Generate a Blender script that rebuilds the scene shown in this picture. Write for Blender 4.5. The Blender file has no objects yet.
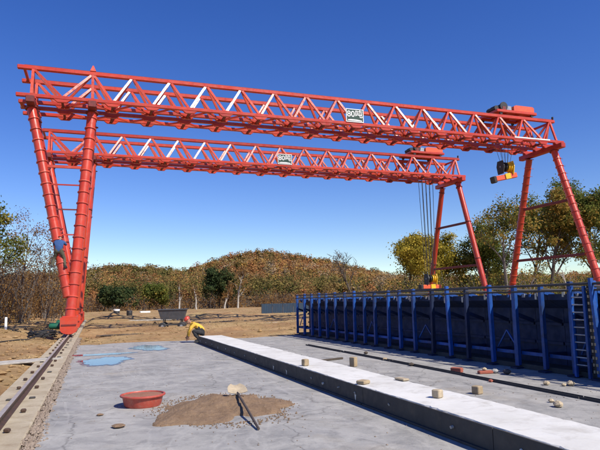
import bpy, math, random
import numpy as np
from mathutils import Vector, Matrix, Quaternion

# ------------------------------------------------------------------ camera, sky, sun, exposure
scene = bpy.context.scene
COL = scene.collection
FPX = 570.0                       # focal length in pixels of a 600 px wide picture
EYE = Vector((0, 0, 1.6))


def camera_axes(vp=(95.0, 304.0), roll=1.36):
    d = Vector(((vp[0] - 300) / FPX, -(vp[1] - 225) / FPX, 1)).normalized()
    r = math.radians(roll)
    p = Vector(((vp[0] + 100 * math.cos(r) - 300) / FPX, -(vp[1] - 100 * math.sin(r) - 225) / FPX, 1))
    up = p.cross(d).normalized()
    if up.y < 0:
        up = -up
    x = d.cross(up)
    if x.x < 0:
        x = -x
    return x, d, up


wx, wy, wz = camera_axes()
cam_data = bpy.data.cameras.new('camera')
cam = bpy.data.objects.new('camera', cam_data)
COL.objects.link(cam)
cam_data.sensor_width = 36.0
cam_data.lens = 36.0 * FPX / 600.0
cam_data.clip_end = 5000
cam.matrix_world = Matrix(((wx.x, wx.y, -wx.z, EYE.x), (wy.x, wy.y, -wy.z, EYE.y), (wz.x, wz.y, -wz.z, EYE.z), (0, 0, 0, 1)))
scene.camera = cam

SUN_EL, SUN_AZ = math.radians(46), math.radians(30)      # azimuth to the right of straight behind the camera's rail axis
sun_dir = Vector((math.sin(SUN_AZ) * math.cos(SUN_EL), -math.cos(SUN_AZ) * math.cos(SUN_EL), math.sin(SUN_EL)))
world = bpy.data.worlds.new('World')
scene.world = world
world.use_nodes = True
wn = world.node_tree
bg = wn.nodes['Background']
sky = wn.nodes.new('ShaderNodeTexSky')
sky.sky_type = 'NISHITA'
sky.sun_disc = False
sky.sun_elevation = SUN_EL
sky.sun_rotation = math.pi - SUN_AZ
sky.altitude = 300
sky.air_density = 1.0
sky.dust_density = 0.1
sky.ozone_density = 3.2
hsv = wn.nodes.new('ShaderNodeHueSaturation')      # the camera's vivid rendering of a clear autumn sky
hsv.inputs['Hue'].default_value = 0.522
hsv.inputs['Saturation'].default_value = 1.31
wn.links.new(sky.outputs['Color'], hsv.inputs['Color'])
wn.links.new(hsv.outputs['Color'], bg.inputs['Color'])
bg.inputs['Strength'].default_value = 0.12

sun_data = bpy.data.lights.new('sun', 'SUN')
sun = bpy.data.objects.new('sun', sun_data)
COL.objects.link(sun)
sun.location = sun_dir * 60
sun.rotation_euler = (-sun_dir).to_track_quat('-Z', 'Y').to_euler()
sun_data.energy = 5.0
sun_data.angle = math.radians(0.53)
sun_data.color = (1.0, 0.94, 0.84)

scene.view_settings.view_transform = 'Standard'
scene.view_settings.look = 'None'
scene.view_settings.exposure = 0.28
scene.view_settings.gamma = 1.0
scene.view_settings.use_curve_mapping = False
scene.cycles.use_denoising = True
scene.cycles.max_bounces = 6

rng = np.random.default_rng(7)
rnd = random.Random(11)

# ------------------------------------------------------------------ materials


def nodes_of(name):
    m = bpy.data.materials.new(name)
    m.use_nodes = True
    nt = m.node_tree
    return m, nt, nt.nodes['Principled BSDF']


def noise(nt, scale, detail=5, rough=0.6, vec=None, dist=0.0):
    n = nt.nodes.new('ShaderNodeTexNoise')
    n.inputs['Scale'].default_value = scale
    n.inputs['Detail'].default_value = detail
    n.inputs['Roughness'].default_value = rough
    n.inputs['Distortion'].default_value = dist
    if vec is not None:
        nt.links.new(vec, n.inputs['Vector'])
    return n.outputs['Fac']


def ramp(nt, fac, stops):
    r = nt.nodes.new('ShaderNodeValToRGB')
    el = r.color_ramp.elements
    while len(el) < len(stops):
        el.new(0.5)
    for e, (p, c) in zip(el, stops):
        e.position = p
        e.color = (c, c, c, 1) if isinstance(c, (int, float)) else (*c, 1)
    nt.links.new(fac, r.inputs['Fac'])
    return r.outputs['Color']


def mix(nt, fac, a, b, blend='MIX'):
    m = nt.nodes.new('ShaderNodeMix')
    m.data_type = 'RGBA'
    m.blend_type = blend
    for s, v in ((m.inputs[0], fac), (m.inputs[6], a), (m.inputs[7], b)):
        if isinstance(v, tuple):
            s.default_value = (*v, 1)
        elif isinstance(v, (int, float)):
            s.default_value = v
        else:
            nt.links.new(v, s)
    return m.outputs[2]


def position(nt, stretch=None):
    g = nt.nodes.new('ShaderNodeNewGeometry').outputs['Position']
    if stretch:
        mp = nt.nodes.new('ShaderNodeMapping')
        mp.inputs['Scale'].default_value = stretch
        nt.links.new(g, mp.inputs['Vector'])
        return mp.outputs['Vector']
    return g


def bump(nt, bsdf, height, strength, dist):
    b = nt.nodes.new('ShaderNodeBump')
    b.inputs['Strength'].default_value = strength
    b.inputs['Distance'].default_value = dist
    nt.links.new(height, b.inputs['Height'])
    nt.links.new(b.outputs['Normal'], bsdf.inputs['Normal'])


def worn(name, c1, c2, rough=0.5, scale=3.0, dirt=None, dirt_amt=0.35, metallic=0.0, bump_amt=0.15, bump_d=0.01, member=None):
    m, nt, b = nodes_of(name)
    pos = position(nt)
    base = mix(nt, ramp(nt, noise(nt, scale, 6, 0.65, pos), [(0.35, 0.0), (0.68, 1.0)]), c1, c2)
    if dirt:
        f = ramp(nt, noise(nt, scale * 2.3, 8, 0.7, pos, 0.4), [(0.5, 0.0), (0.75, dirt_amt)])
        base = mix(nt, f, base, dirt)
    if member:
        oi = nt.nodes.new('ShaderNodeObjectInfo')
        base = mix(nt, 1.0, base, ramp(nt, oi.outputs['Random'], [(0.0, (0.74, 0.70, 0.70)), (0.5, (0.95, 0.95, 0.95)), (1.0, (1.08, 1.2, 1.25))]), 'MULTIPLY')
        streak = ramp(nt, noise(nt, 1.0, 5, 0.7, position(nt, (7.0, 7.0, 0.7))), [(0.56, 0.0), (0.72, 0.55)])
        base = mix(nt, streak, base, member)
    nt.links.new(base, b.inputs['Base Color'])
    nt.links.new(ramp(nt, noise(nt, scale * 4, 4, 0.6, pos), [(0.3, max(rough - 0.12, 0.05)), (0.7, min(rough + 0.15, 1))]), b.inputs['Roughness'])
    b.inputs['Metallic'].default_value = metallic
    if bump_amt:
        bump(nt, b, noise(nt, scale * 12, 6, 0.7, pos), bump_amt, bump_d)
    return m


def leafmat(name, stops, trans=0.45, attr=None, nscale=0.35):
    m = bpy.data.materials.new(name)
    m.use_nodes = True
    nt = m.node_tree
    nt.nodes.clear()
    out = nt.nodes.new('ShaderNodeOutputMaterial')
    geo = nt.nodes.new('ShaderNodeNewGeometry')
    if attr:
        a = nt.nodes.new('ShaderNodeAttribute')
        a.attribute_name = attr
        base = ramp(nt, a.outputs['Fac'], stops)
        rv = ramp(nt, geo.outputs['Random Per Island'], [(0, 0.88), (1, 1.12)])
        base = mix(nt, 1.0, base, rv, 'MULTIPLY')
    else:
        mth = nt.nodes.new('ShaderNodeMath')
        mth.operation = 'MULTIPLY_ADD'
        mth.inputs[1].default_value = 0.55
        nt.links.new(geo.outputs['Random Per Island'], mth.inputs[0])
        m2 = nt.nodes.new('ShaderNodeMath')
        m2.operation = 'MULTIPLY_ADD'
        m2.inputs[1].default_value = 1.5
        m2.inputs[2].default_value = -0.52
        nt.links.new(noise(nt, nscale, 3, 0.6, geo.outputs['Position']), m2.inputs[0])
        nt.links.new(m2.outputs[0], mth.inputs[2])
        base = ramp(nt, mth.outputs[0], stops)
    d = nt.nodes.new('ShaderNodeBsdfDiffuse')
    t = nt.nodes.new('ShaderNodeBsdfTranslucent')
    nt.links.new(base, d.inputs['Color'])
    nt.links.new(base, t.inputs['Color'])
    s = nt.nodes.new('ShaderNodeMixShader')
    s.inputs[0].default_value = trans
    nt.links.new(d.outputs[0], s.inputs[1])
    nt.links.new(t.outputs[0], s.inputs[2])
    nt.links.new(s.outputs[0], out.inputs['Surface'])
    return m


def make_ground_mat():
    m, nt, b = nodes_of('dry_earth')
    pos = position(nt)
    c = ramp(nt, noise(nt, 0.35, 8, 0.65, pos, 0.3), [(0.3, (0.240, 0.135, 0.066)), (0.47, (0.408, 0.240, 0.110)), (0.6, (0.516, 0.345, 0.165)), (0.75, (0.360, 0.246, 0.121))])
    c = mix(nt, ramp(nt, noise(nt, 4.0, 8, 0.75, pos), [(0.35, 0.6), (0.6, 0.0)]), c, (0.120, 0.073, 0.039))
    c = mix(nt, ramp(nt, noise(nt, 14.0, 4, 0.6, pos), [(0.58, 0.0), (0.72, 0.55)]), c, (0.552, 0.433, 0.275))
    far = nt.nodes.new('ShaderNodeSeparateXYZ')
    nt.links.new(pos, far.inputs[0])
    grass = ramp(nt, noise(nt, 0.12, 6, 0.7, pos), [(0.45, 0.0), (0.62, 0.55)])
    c = mix(nt, grass, c, (0.300, 0.222, 0.094))
    nt.links.new(c, b.inputs['Base Color'])
    b.inputs['Roughness'].default_value = 0.95
    b.inputs['Specular IOR Level'].default_value = 0.15
    bump(nt, b, noise(nt, 9.0, 9, 0.75, pos), 0.8, 0.08)
    return m


def make_slab_mat():
    m, nt, b = nodes_of('worn_concrete')
    pos = position(nt)
    c = ramp(nt, noise(nt, 0.9, 9, 0.68, pos, 0.5), [(0.3, (0.224, 0.218, 0.204)), (0.5, (0.312, 0.300, 0.277)), (0.7, (0.384, 0.367, 0.333))])
    c = mix(nt, ramp(nt, noise(nt, 3.2, 8, 0.72, pos, 0.8), [(0.36, 0.6), (0.52, 0.0)]), c, (0.184, 0.179, 0.170))
    # pale drag marks and dried slurry lines
    v = position(nt, (1.0, 0.28, 1.0))
    n1 = noise(nt, 1.1, 3, 0.5, v, 1.6)
    c = mix(nt, ramp(nt, n1, [(0.46, 0.0), (0.5, 0.30), (0.53, 0.0)]), c, (0.448, 0.429, 0.392))
    n2 = noise(nt, 2.3, 2, 0.45, position(nt, (0.5, 1.0, 1.0)), 0.9)
    c = mix(nt, ramp(nt, n2, [(0.49, 0.0), (0.5, 0.16), (0.51, 0.0)]), c, (0.464, 0.445, 0.400))
    c = mix(nt, ramp(nt, noise(nt, 0.55, 5, 0.6, position(nt, (1, 1, 1))), [(0.58, 0.0), (0.72, 0.5)]), c, (0.336, 0.281, 0.200))
    # hairline cracks, dried spills and brown scuffs
    vo = nt.nodes.new('ShaderNodeTexVoronoi')
    vo.feature = 'DISTANCE_TO_EDGE'
    vo.inputs['Scale'].default_value = 0.33
    wv = nt.nodes.new('ShaderNodeVectorMath')
    wv.operation = 'MULTIPLY_ADD'
    wv.inputs[1].default_value = (0.560, 0.546, 0.518)
    nz = nt.nodes.new('ShaderNodeTexNoise')
    nz.inputs['Scale'].default_value = 1.7
    nz.inputs['Detail'].default_value = 6
    nt.links.new(pos, nz.inputs['Vector'])
    nt.links.new(nz.outputs['Color'], wv.inputs[0])
    nt.links.new(pos, wv.inputs[2])
    nt.links.new(wv.outputs[0], vo.inputs['Vector'])
    c = mix(nt, ramp(nt, vo.outputs['Distance'], [(0.0, 0.55), (0.006, 0.0)]), c, (0.096, 0.090, 0.081))
    c = mix(nt, ramp(nt, noise(nt, 1.7, 10, 0.75, pos, 0.2), [(0.52, 0.0), (0.62, 0.5), (0.75, 0.65)]), c, (0.440, 0.421, 0.377))
    c = mix(nt, ramp(nt, noise(nt, 0.8, 10, 0.8, position(nt, (1.0, 0.6, 1.0)), 0.6), [(0.30, 0.65), (0.42, 0.0)]), c, (0.192, 0.164, 0.126))
    c = mix(nt, ramp(nt, noise(nt, 38.0, 3, 0.6, pos), [(0.62, 0.0), (0.7, 0.5)]), c, (0.128, 0.117, 0.104))
    nt.links.new(c, b.inputs['Base Color'])
    b.inputs['Specular IOR Level'].default_value = 0.3
    nt.links.new(ramp(nt, noise(nt, 2.0, 5, 0.6, pos), [(0.3, 0.6), (0.7, 0.95)]), b.inputs['Roughness'])
    bump(nt, b, noise(nt, 22.0, 8, 0.7, pos), 0.35, 0.015)
    return m


M = {}
M['earth'] = make_ground_mat()
M['slab'] = make_slab_mat()
M['bed'] = worn('white_concrete', (0.68, 0.66, 0.61), (0.56, 0.54, 0.49), 0.8, 1.3, (0.36, 0.33, 0.28), 0.75, bump_amt=0.25)
M['edge'] = worn('blackened_steel', (0.035, 0.034, 0.034), (0.06, 0.055, 0.05), 0.75, 2.5, (0.12, 0.09, 0.06), 0.4, bump_amt=0.3)
M['beamconc'] = worn('sandy_concrete', (0.46, 0.39, 0.275), (0.35, 0.285, 0.19), 0.9, 1.6, (0.20, 0.13, 0.07), 0.75, bump_amt=0.5, bump_d=0.02)
M['oldconc'] = worn('grey_concrete', (0.36, 0.35, 0.33), (0.28, 0.27, 0.25), 0.85, 1.2)
M['red'] = worn('crane_red_paint', (0.55, 0.050, 0.020), (0.43, 0.036, 0.017), 0.34, 0.9, (0.40, 0.12, 0.07), 0.5, bump_amt=0.06, member=(0.22, 0.045, 0.025))
M['fadedred'] = worn('faded_red_paint', (0.60, 0.085, 0.042), (0.50, 0.052, 0.025), 0.27, 1.1, (0.52, 0.2, 0.14), 0.6, bump_amt=0.06, member=(0.35, 0.08, 0.05))
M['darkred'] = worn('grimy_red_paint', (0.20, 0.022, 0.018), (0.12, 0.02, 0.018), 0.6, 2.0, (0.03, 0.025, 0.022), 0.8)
M['blue'] = worn('blue_paint', (0.003, 0.075, 0.34), (0.003, 0.05, 0.22), 0.55, 2.0, (0.012, 0.022, 0.045), 0.8, bump_amt=0.1, member=(0.012, 0.022, 0.05))
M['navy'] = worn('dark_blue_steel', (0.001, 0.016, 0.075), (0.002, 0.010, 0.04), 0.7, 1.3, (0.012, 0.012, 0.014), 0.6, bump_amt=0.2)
M['galv'] = worn('pale_steel', (0.45, 0.46, 0.47), (0.3, 0.3, 0.3), 0.4, 6, (0.15, 0.1, 0.07), 0.6, 0.6)
M['black'] = worn('black_grease', (0.018, 0.018, 0.02), (0.03, 0.028, 0.026), 0.55, 5)
M['rail'] = worn('rusty_rail_steel', (0.10, 0.055, 0.035), (0.06, 0.04, 0.03), 0.6, 6, (0.16, 0.08, 0.04), 0.7, 0.3)
M['railtop'] = worn('polished_rail_head', (0.46, 0.41, 0.36), (0.34, 0.28, 0.23), 0.4, 5, (0.2, 0.12, 0.08), 0.6, 0.15)
M['wood'] = worn('weathered_wood', (0.42, 0.32, 0.19), (0.30, 0.22, 0.13), 0.85, 7, (0.16, 0.11, 0.06), 0.5, bump_amt=0.4)
M['greywood'] = worn('grey_wood', (0.46, 0.43, 0.38), (0.30, 0.27, 0.23), 0.9, 6, (0.13, 0.10, 0.07), 0.5, bump_amt=0.4)
M['brick'] = worn('red_brick', (0.36, 0.09, 0.055), (0.28, 0.08, 0.05), 0.9, 9, (0.3, 0.2, 0.14), 0.5)
M['stone'] = worn('pale_stone', (0.50, 0.40, 0.26), (0.36, 0.29, 0.2), 0.9, 9, (0.2, 0.14, 0.09), 0.5)
M['gravel'] = worn('gravel', (0.30, 0.23, 0.17), (0.15, 0.11, 0.08), 0.9, 16, (0.42, 0.37, 0.31), 0.7, bump_amt=0.3)
M['tub'] = worn('red_rubber', (0.46, 0.075, 0.045), (0.36, 0.06, 0.04), 0.5, 6, (0.36, 0.22, 0.15), 0.6)
M['sand'] = worn('brown_sand', (0.31, 0.20, 0.115), (0.22, 0.135, 0.075), 0.95, 6, (0.38, 0.27, 0.17), 0.6, bump_amt=0.9, bump_d=0.03)
M['wet'] = worn('wet_concrete', (0.15, 0.155, 0.165), (0.10, 0.105, 0.11), 0.25, 3)
M['water'], _nt, _b = nodes_of('puddle_water')
_b.inputs['Base Color'].default_value = (0.035, 0.05, 0.085, 1)
_b.inputs['Roughness'].default_value = 0.03
_b.inputs['IOR'].default_value = 1.38
bump(_nt, _b, noise(_nt, 6.0, 3, 0.5, position(_nt)), 0.12, 0.01)
M['yellow'] = worn('yellow_paint', (0.80, 0.52, 0.02), (0.70, 0.42, 0.02), 0.4, 4, (0.2, 0.12, 0.04), 0.4)
M['orange'] = worn('orange_paint', (0.72, 0.12, 0.04), (0.62, 0.09, 0.035), 0.45, 3, (0.3, 0.1, 0.06), 0.4)
M['green'] = worn('green_paint', (0.01, 0.14, 0.07), (0.02, 0.09, 0.05), 0.5, 5)
M['signgreen'] = worn('dark_green_board', (0.01, 0.05, 0.03), (0.012, 0.04, 0.028), 0.5, 3, bump_amt=0)
M['signwhite'] = worn('white_paint', (0.82, 0.82, 0.80), (0.72, 0.72, 0.70), 0.5, 3, bump_amt=0)
M['signblue'] = worn('pale_blue_board', (0.25, 0.38, 0.6), (0.2, 0.3, 0.5), 0.5, 3, bump_amt=0)
M['cartmetal'] = worn('dark_sheet_metal', (0.10, 0.11, 0.13), (0.07, 0.075, 0.085), 0.55, 4, (0.2, 0.13, 0.08), 0.5, 0.4)
M['vest'] = worn('yellow_workwear', (0.80, 0.46, 0.04), (0.72, 0.38, 0.05), 0.85, 9, (0.75, 0.62, 0.25), 0.4, bump_amt=0.5, bump_d=0.03)
M['redjacket'] = worn('red_workwear', (0.55, 0.06, 0.03), (0.45, 0.05, 0.03), 0.85, 9, bump_amt=0.5, bump_d=0.03)
M['blueshirt'] = worn('blue_workwear', (0.03, 0.09, 0.26), (0.025, 0.065, 0.18), 0.85, 9, bump_amt=0.5, bump_d=0.03)
M['camo'] = worn('olive_trousers', (0.11, 0.10, 0.06), (0.05, 0.05, 0.035), 0.9, 12, (0.17, 0.15, 0.1), 0.6, bump_amt=0.5, bump_d=0.03)
M['darkcloth'] = worn('black_trousers', (0.02, 0.02, 0.024), (0.035, 0.034, 0.036), 0.9, 9, bump_amt=0.5, bump_d=0.03)
M['skin'] = worn('skin', (0.42, 0.22, 0.14), (0.36, 0.18, 0.11), 0.55, 9, bump_amt=0.1)
M['helmetred'] = worn('red_plastic', (0.58, 0.06, 0.03), (0.5, 0.05, 0.03), 0.35, 5, bump_amt=0)
M['helmetyellow'] = worn('yellow_plastic', (0.85, 0.6, 0.05), (0.8, 0.5, 0.04), 0.35, 5, bump_amt=0)
M['bark'] = worn('bark', (0.10, 0.075, 0.055), (0.055, 0.042, 0.032), 0.95, 5, bump_amt=0.6, bump_d=0.03)
M['greybark'] = worn('grey_bark', (0.20, 0.17, 0.145), (0.12, 0.10, 0.085), 0.95, 5, bump_amt=0.6, bump_d=0.03)
M['birch'] = worn('birch_bark', (0.50, 0.46, 0.40), (0.34, 0.31, 0.26), 0.85, 4, (0.12, 0.1, 0.08), 0.7, bump_amt=0.3)
M['leaf_yellow'] = leafmat('yellow_green_leaves', [(0.0, (0.111, 0.106, 0.024)), (0.4, (0.279, 0.232, 0.036)), (0.7, (0.520, 0.386, 0.057)), (1.0, (0.631, 0.463, 0.098))])
M['leaf_olive'] = leafmat('olive_leaves', [(0.0, (0.062, 0.091, 0.026)), (0.45, (0.134, 0.159, 0.037)), (0.75, (0.248, 0.239, 0.057)), (1.0, (0.495, 0.340, 0.076))])
M['leaf_rust'] = leafmat('turning_leaves', [(0.0, (0.060, 0.085, 0.026)), (0.4, (0.150, 0.163, 0.042)), (0.65, (0.343, 0.233, 0.057)), (1.0, (0.605, 0.373, 0.095))])
M['leaf_dark'] = leafmat('dark_needles', [(0.0, (0.021, 0.035, 0.017)), (0.5, (0.042, 0.063, 0.025)), (1.0, (0.098, 0.098, 0.035))], 0.2)
M['leaf_brown'] = leafmat('dry_brown_leaves', [(0.0, (0.128, 0.077, 0.040)), (0.5, (0.236, 0.133, 0.058)), (0.8, (0.382, 0.208, 0.069)), (1.0, (0.436, 0.297, 0.092))])
M['forest'] = leafmat('autumn_forest', [(0.0, (0.050, 0.063, 0.024)), (0.14, (0.126, 0.116, 0.037)), (0.3, (0.215, 0.168, 0.053)), (0.45, (0.291, 0.185, 0.080)), (0.6, (0.379, 0.180, 0.070)), (0.72, (0.329, 0.150, 0.065)), (0.85, (0.466, 0.301, 0.080)), (1.0, (0.329, 0.243, 0.160))], 0.3, attr='tint')
M['grass'] = leafmat('dry_grass', [(0.0, (0.14, 0.10, 0.04)), (0.5, (0.27, 0.19, 0.08)), (1.0, (0.36, 0.28, 0.13))], 0.3)
M['hill'] = worn('leaf_litter', (0.12, 0.08, 0.04), (0.09, 0.065, 0.03), 0.95, 0.05, bump_amt=0)

# ------------------------------------------------------------------ helpers


def link(o, parent=None):
    COL.objects.link(o)
    if parent is not None:
        o.parent = parent
    return o


def tag(o, label=None, cat=None, group=None, kind=None):
    if label:
        o['label'] = label
    if cat:
        o['category'] = cat
    if group:
        o['group'] = group
    if kind:
        o['kind'] = kind
    return o


def thing(name, label, cat, loc=(0, 0, 0), group=None, rz=0.0):
    o = bpy.data.objects.new(name, None)
    o.empty_display_size = 0.3
    link(o)
    o.location = loc
    o.rotation_euler = (0, 0, rz)
    return tag(o, label, cat, group)


class MB:
    """collects shapes of ONE piece"""

    def __init__(self):
        self.v, self.f, self.m = [], [], []

    def add(self, vs, fs, mi=0):
        n = len(self.v)
        self.v += [tuple(p) for p in vs]
        self.f += [tuple(i + n for i in f) for f in fs]
        self.m += [mi] * len(fs)
        return self

    def box(self, lo, hi, mi=0):
        x0, y0, z0 = lo
        x1, y1, z1 = hi
        vs = [(x0, y0, z0), (x1, y0, z0), (x1, y1, z0), (x0, y1, z0), (x0, y0, z1), (x1, y0, z1), (x1, y1, z1), (x0, y1, z1)]
        return self.add(vs, [(0, 3, 2, 1), (4, 5, 6, 7), (0, 1, 5, 4), (1, 2, 6, 5), (2, 3, 7, 6), (3, 0, 4, 7)], mi)

    def bbox(self, c, s, mi=0, bev=0.0):
        """box by centre and size with chamfered vertical and horizontal edges"""
        if not bev:
            return self.box([c[i] - s[i] / 2 for i in range(3)], [c[i] + s[i] / 2 for i in range(3)], mi)
        hx, hy, hz = s[0] / 2, s[1] / 2, s[2] / 2

        def ring(ix, z):
            b = bev
            ax, ay = hx - ix, hy - ix
            return [(c[0] + px, c[1] + py, c[2] + z) for px, py in ((-ax + b, -ay), (ax - b, -ay), (ax, -ay + b), (ax, ay - b), (ax - b, ay), (-ax + b, ay), (-ax, ay - b), (-ax, -ay + b))]
        rs = [ring(bev, -hz), ring(0, -hz + bev), ring(0, hz - bev), ring(bev, hz)]
        return self.rings(rs, mi)

    def rings(self, rs, mi=0, cap=True):
        n = len(rs[0])
        vs = [p for r in rs for p in r]
        fs = []
        for k in range(len(rs) - 1):
            for i in range(n):
                j = (i + 1) % n
                fs.append((k * n + i, k * n + j, (k + 1) * n + j, (k + 1) * n + i))
        if cap:
            fs.append(tuple(range(n))[::-1])
            fs.append(tuple((len(rs) - 1) * n + i for i in range(n)))
        return self.add(vs, fs, mi)

    def tube(self, pts, radii, n=8, mi=0, cap=True):
        pts = [Vector(p) for p in pts]
        if isinstance(radii, (int, float)):
            radii = [radii] * len(pts)
        rs = []
        t0 = (pts[1] - pts[0]).normalized()
        a = t0.orthogonal().normalized()
        for k, p in enumerate(pts):
            t = (pts[min(k + 1, len(pts) - 1)] - pts[max(k - 1, 0)])
            if t.length < 1e-9:
                t = t0
            t.normalize()
            a = (a - t * a.dot(t))
            if a.length < 1e-6:
                a = t.orthogonal()
            a.normalize()
            b = t.cross(a)
            rs.append([p + (a * math.cos(2 * math.pi * i / n) + b * math.sin(2 * math.pi * i / n)) * radii[k] for i in range(n)])
        return self.rings(rs, mi, cap)

    def beam(self, p0, p1, w, h, mi=0):
        p0, p1 = Vector(p0), Vector(p1)
        t = (p1 - p0).normalized()
        up = Vector((0, 0, 1)) if abs(t.z) < 0.95 else Vector((0, 1, 0))
        s = t.cross(up).normalized() * w / 2
        u = s.cross(t).normalized() * h / 2
        return self.rings([[p + a * s + b * u for a, b in ((-1, -1), (1, -1), (1, 1), (-1, 1))] for p in (p0, p1)], mi)

    def lathe(self, c, prof, n=24, mi=0, cap=True):
        return self.rings([[(c[0] + r * math.cos(2 * math.pi * i / n), c[1] + r * math.sin(2 * math.pi * i / n), c[2] + z) for i in range(n)] for r, z in prof], mi, cap)

    def prism(self, poly, axis, a0, a1, mi=0):
        """poly of 2-D points extruded along an axis (0 x, 1 y, 2 z)"""
        def p3(p, a):
            q = list(p)
            q.insert(axis, a)
            return tuple(q)
        return self.rings([[p3(p, a0) for p in poly], [p3(p, a1) for p in poly]], mi)

    def mesh(self, name, mats, smooth=False, off=(0, 0, 0)):
        me = bpy.data.meshes.new(name)
        ox, oy, oz = off
        me.from_pydata([(x - ox, y - oy, z - oz) for x, y, z in self.v], [], self.f)
        for m in mats:
            me.materials.append(m)
        if len(mats) > 1:
            me.polygons.foreach_set('material_index', self.m)
        if smooth:
            me.polygons.foreach_set('use_smooth', [True] * len(me.polygons))
        import bmesh
        bm = bmesh.new()
        bm.from_mesh(me)
        bmesh.ops.recalc_face_normals(bm, faces=bm.faces)
        bm.to_mesh(me)
        bm.free()
        if smooth:
            me.set_sharp_from_angle(angle=math.radians(40))
        return me

    def build(self, name, mats, parent=None, smooth=False, loc=None):
        """one object; with loc its origin is put there (parent space)"""
        if not isinstance(mats, (list, tuple)):
            mats = [mats]
        off = loc or (0, 0, 0)
        o = bpy.data.objects.new(name, self.mesh(name, mats, smooth, off))
        o.location = off
        return link(o, parent)


CACHE = {}


def bar(name, p0, p1, w, h, mat, parent, kind='box', n=12, up=None):
    """a straight member from p0 to p1 (parent space); alike members share mesh data"""
    p0, p1 = Vector(p0), Vector(p1)
    d = p1 - p0
    L = d.length
    key = (kind, round(L, 2), w, h, mat.name, n)
    if key not in CACHE:
        mb = MB()
        if kind == 'box':
            b = min(w, h) * 0.12
            mb.bbox((0, 0, L / 2), (w, h, L), 0, b if min(w, h) > 0.15 else 0)
        elif kind == 'angle':
            t = 0.018
            mb.prism([(-w / 2, -h / 2), (w / 2, -h / 2), (w / 2, -h / 2 + t), (-w / 2 + t, -h / 2 + t), (-w / 2 + t, h / 2), (-w / 2, h / 2)], 2, 0, L)
        else:
            mb.tube([(0, 0, 0), (0, 0, L)], [w / 2, h / 2], n)
        CACHE[key] = mb.mesh(name, [mat], kind == 'pipe')
    o = bpy.data.objects.new(name, CACHE[key])
    z = d.normalized()
    upv = Vector(up) if up else (Vector((0, 0, 1)) if abs(z.z) < 0.95 else Vector((0, 1, 0)))
    y = (upv - z * upv.dot(z)).normalized()
    x = y.cross(z)
    o.matrix_local = Matrix.Translation(p0) @ Matrix((x, y, z)).transposed().to_4x4()
    link(o, parent)
    return o


def quads_mesh(name, cen, size, mat, tint=None, seed=1, aspect=0.7, facing=None, jitter=0.75):
    """loose little leaf faces at the given centres"""
    g = np.random.default_rng(seed)
    N = len(cen)
    a = g.normal(size=(N, 3))
    if facing is not None:
        nrm = facing / (np.linalg.norm(facing, axis=1)[:, None] + 1e-6) + g.normal(0, jitter / 1.7, (N, 3))
        nrm /= np.linalg.norm(nrm, axis=1)[:, None]
        a -= nrm * (a * nrm).sum(1)[:, None]
    a /= np.linalg.norm(a, axis=1)[:, None]
    b = g.normal(size=(N, 3)) if facing is None else np.cross(nrm, a)
    b -= a * (a * b).sum(1)[:, None]
    b /= np.linalg.norm(b, axis=1)[:, None]
    s = (np.asarray(size) * np.ones(N))[:, None] * 0.5
    v = np.stack([cen - a * s, cen - b * s * aspect, cen + a * s, cen + b * s * aspect], 1).reshape(-1, 3)
    me = bpy.data.meshes.new(name)
    me.vertices.add(4 * N)
    me.vertices.foreach_set('co', v.astype(np.float32).ravel())
    me.loops.add(4 * N)
    me.loops.foreach_set('vertex_index', np.arange(4 * N, dtype=np.int32))
    me.polygons.add(N)
    me.polygons.foreach_set('loop_start', np.arange(0, 4 * N, 4, dtype=np.int32))
    if tint is not None:
        at = me.attributes.new('tint', 'FLOAT', 'FACE')
        at.data.foreach_set('value', np.asarray(tint, dtype=np.float32))
    me.materials.append(mat)
    me.update(calc_edges=True)
    return me


def fbm(x, y, seed=0, octaves=4, base=1.0):
    """cheap smooth value noise for terrain"""
    out = np.zeros_like(x, dtype=float)
    amp, fr = 1.0, base
    g = np.random.default_rng(seed)
    for _ in range(octaves):
        t = g.uniform(0, 7, 6)
        k = g.uniform(0.7, 1.3, 6) * fr
        th = g.uniform(0, math.pi, 3)
        for i in range(3):
            out += amp / 3 * np.sin((x * math.cos(th[i]) + y * math.sin(th[i])) * k[i] + t[i] + 1.3 * np.sin((x * -math.sin(th[i]) + y * math.cos(th[i])) * k[i + 3] * 0.8 + t[i + 3]))
        amp *= 0.5
        fr *= 2.1
    return out


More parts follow.
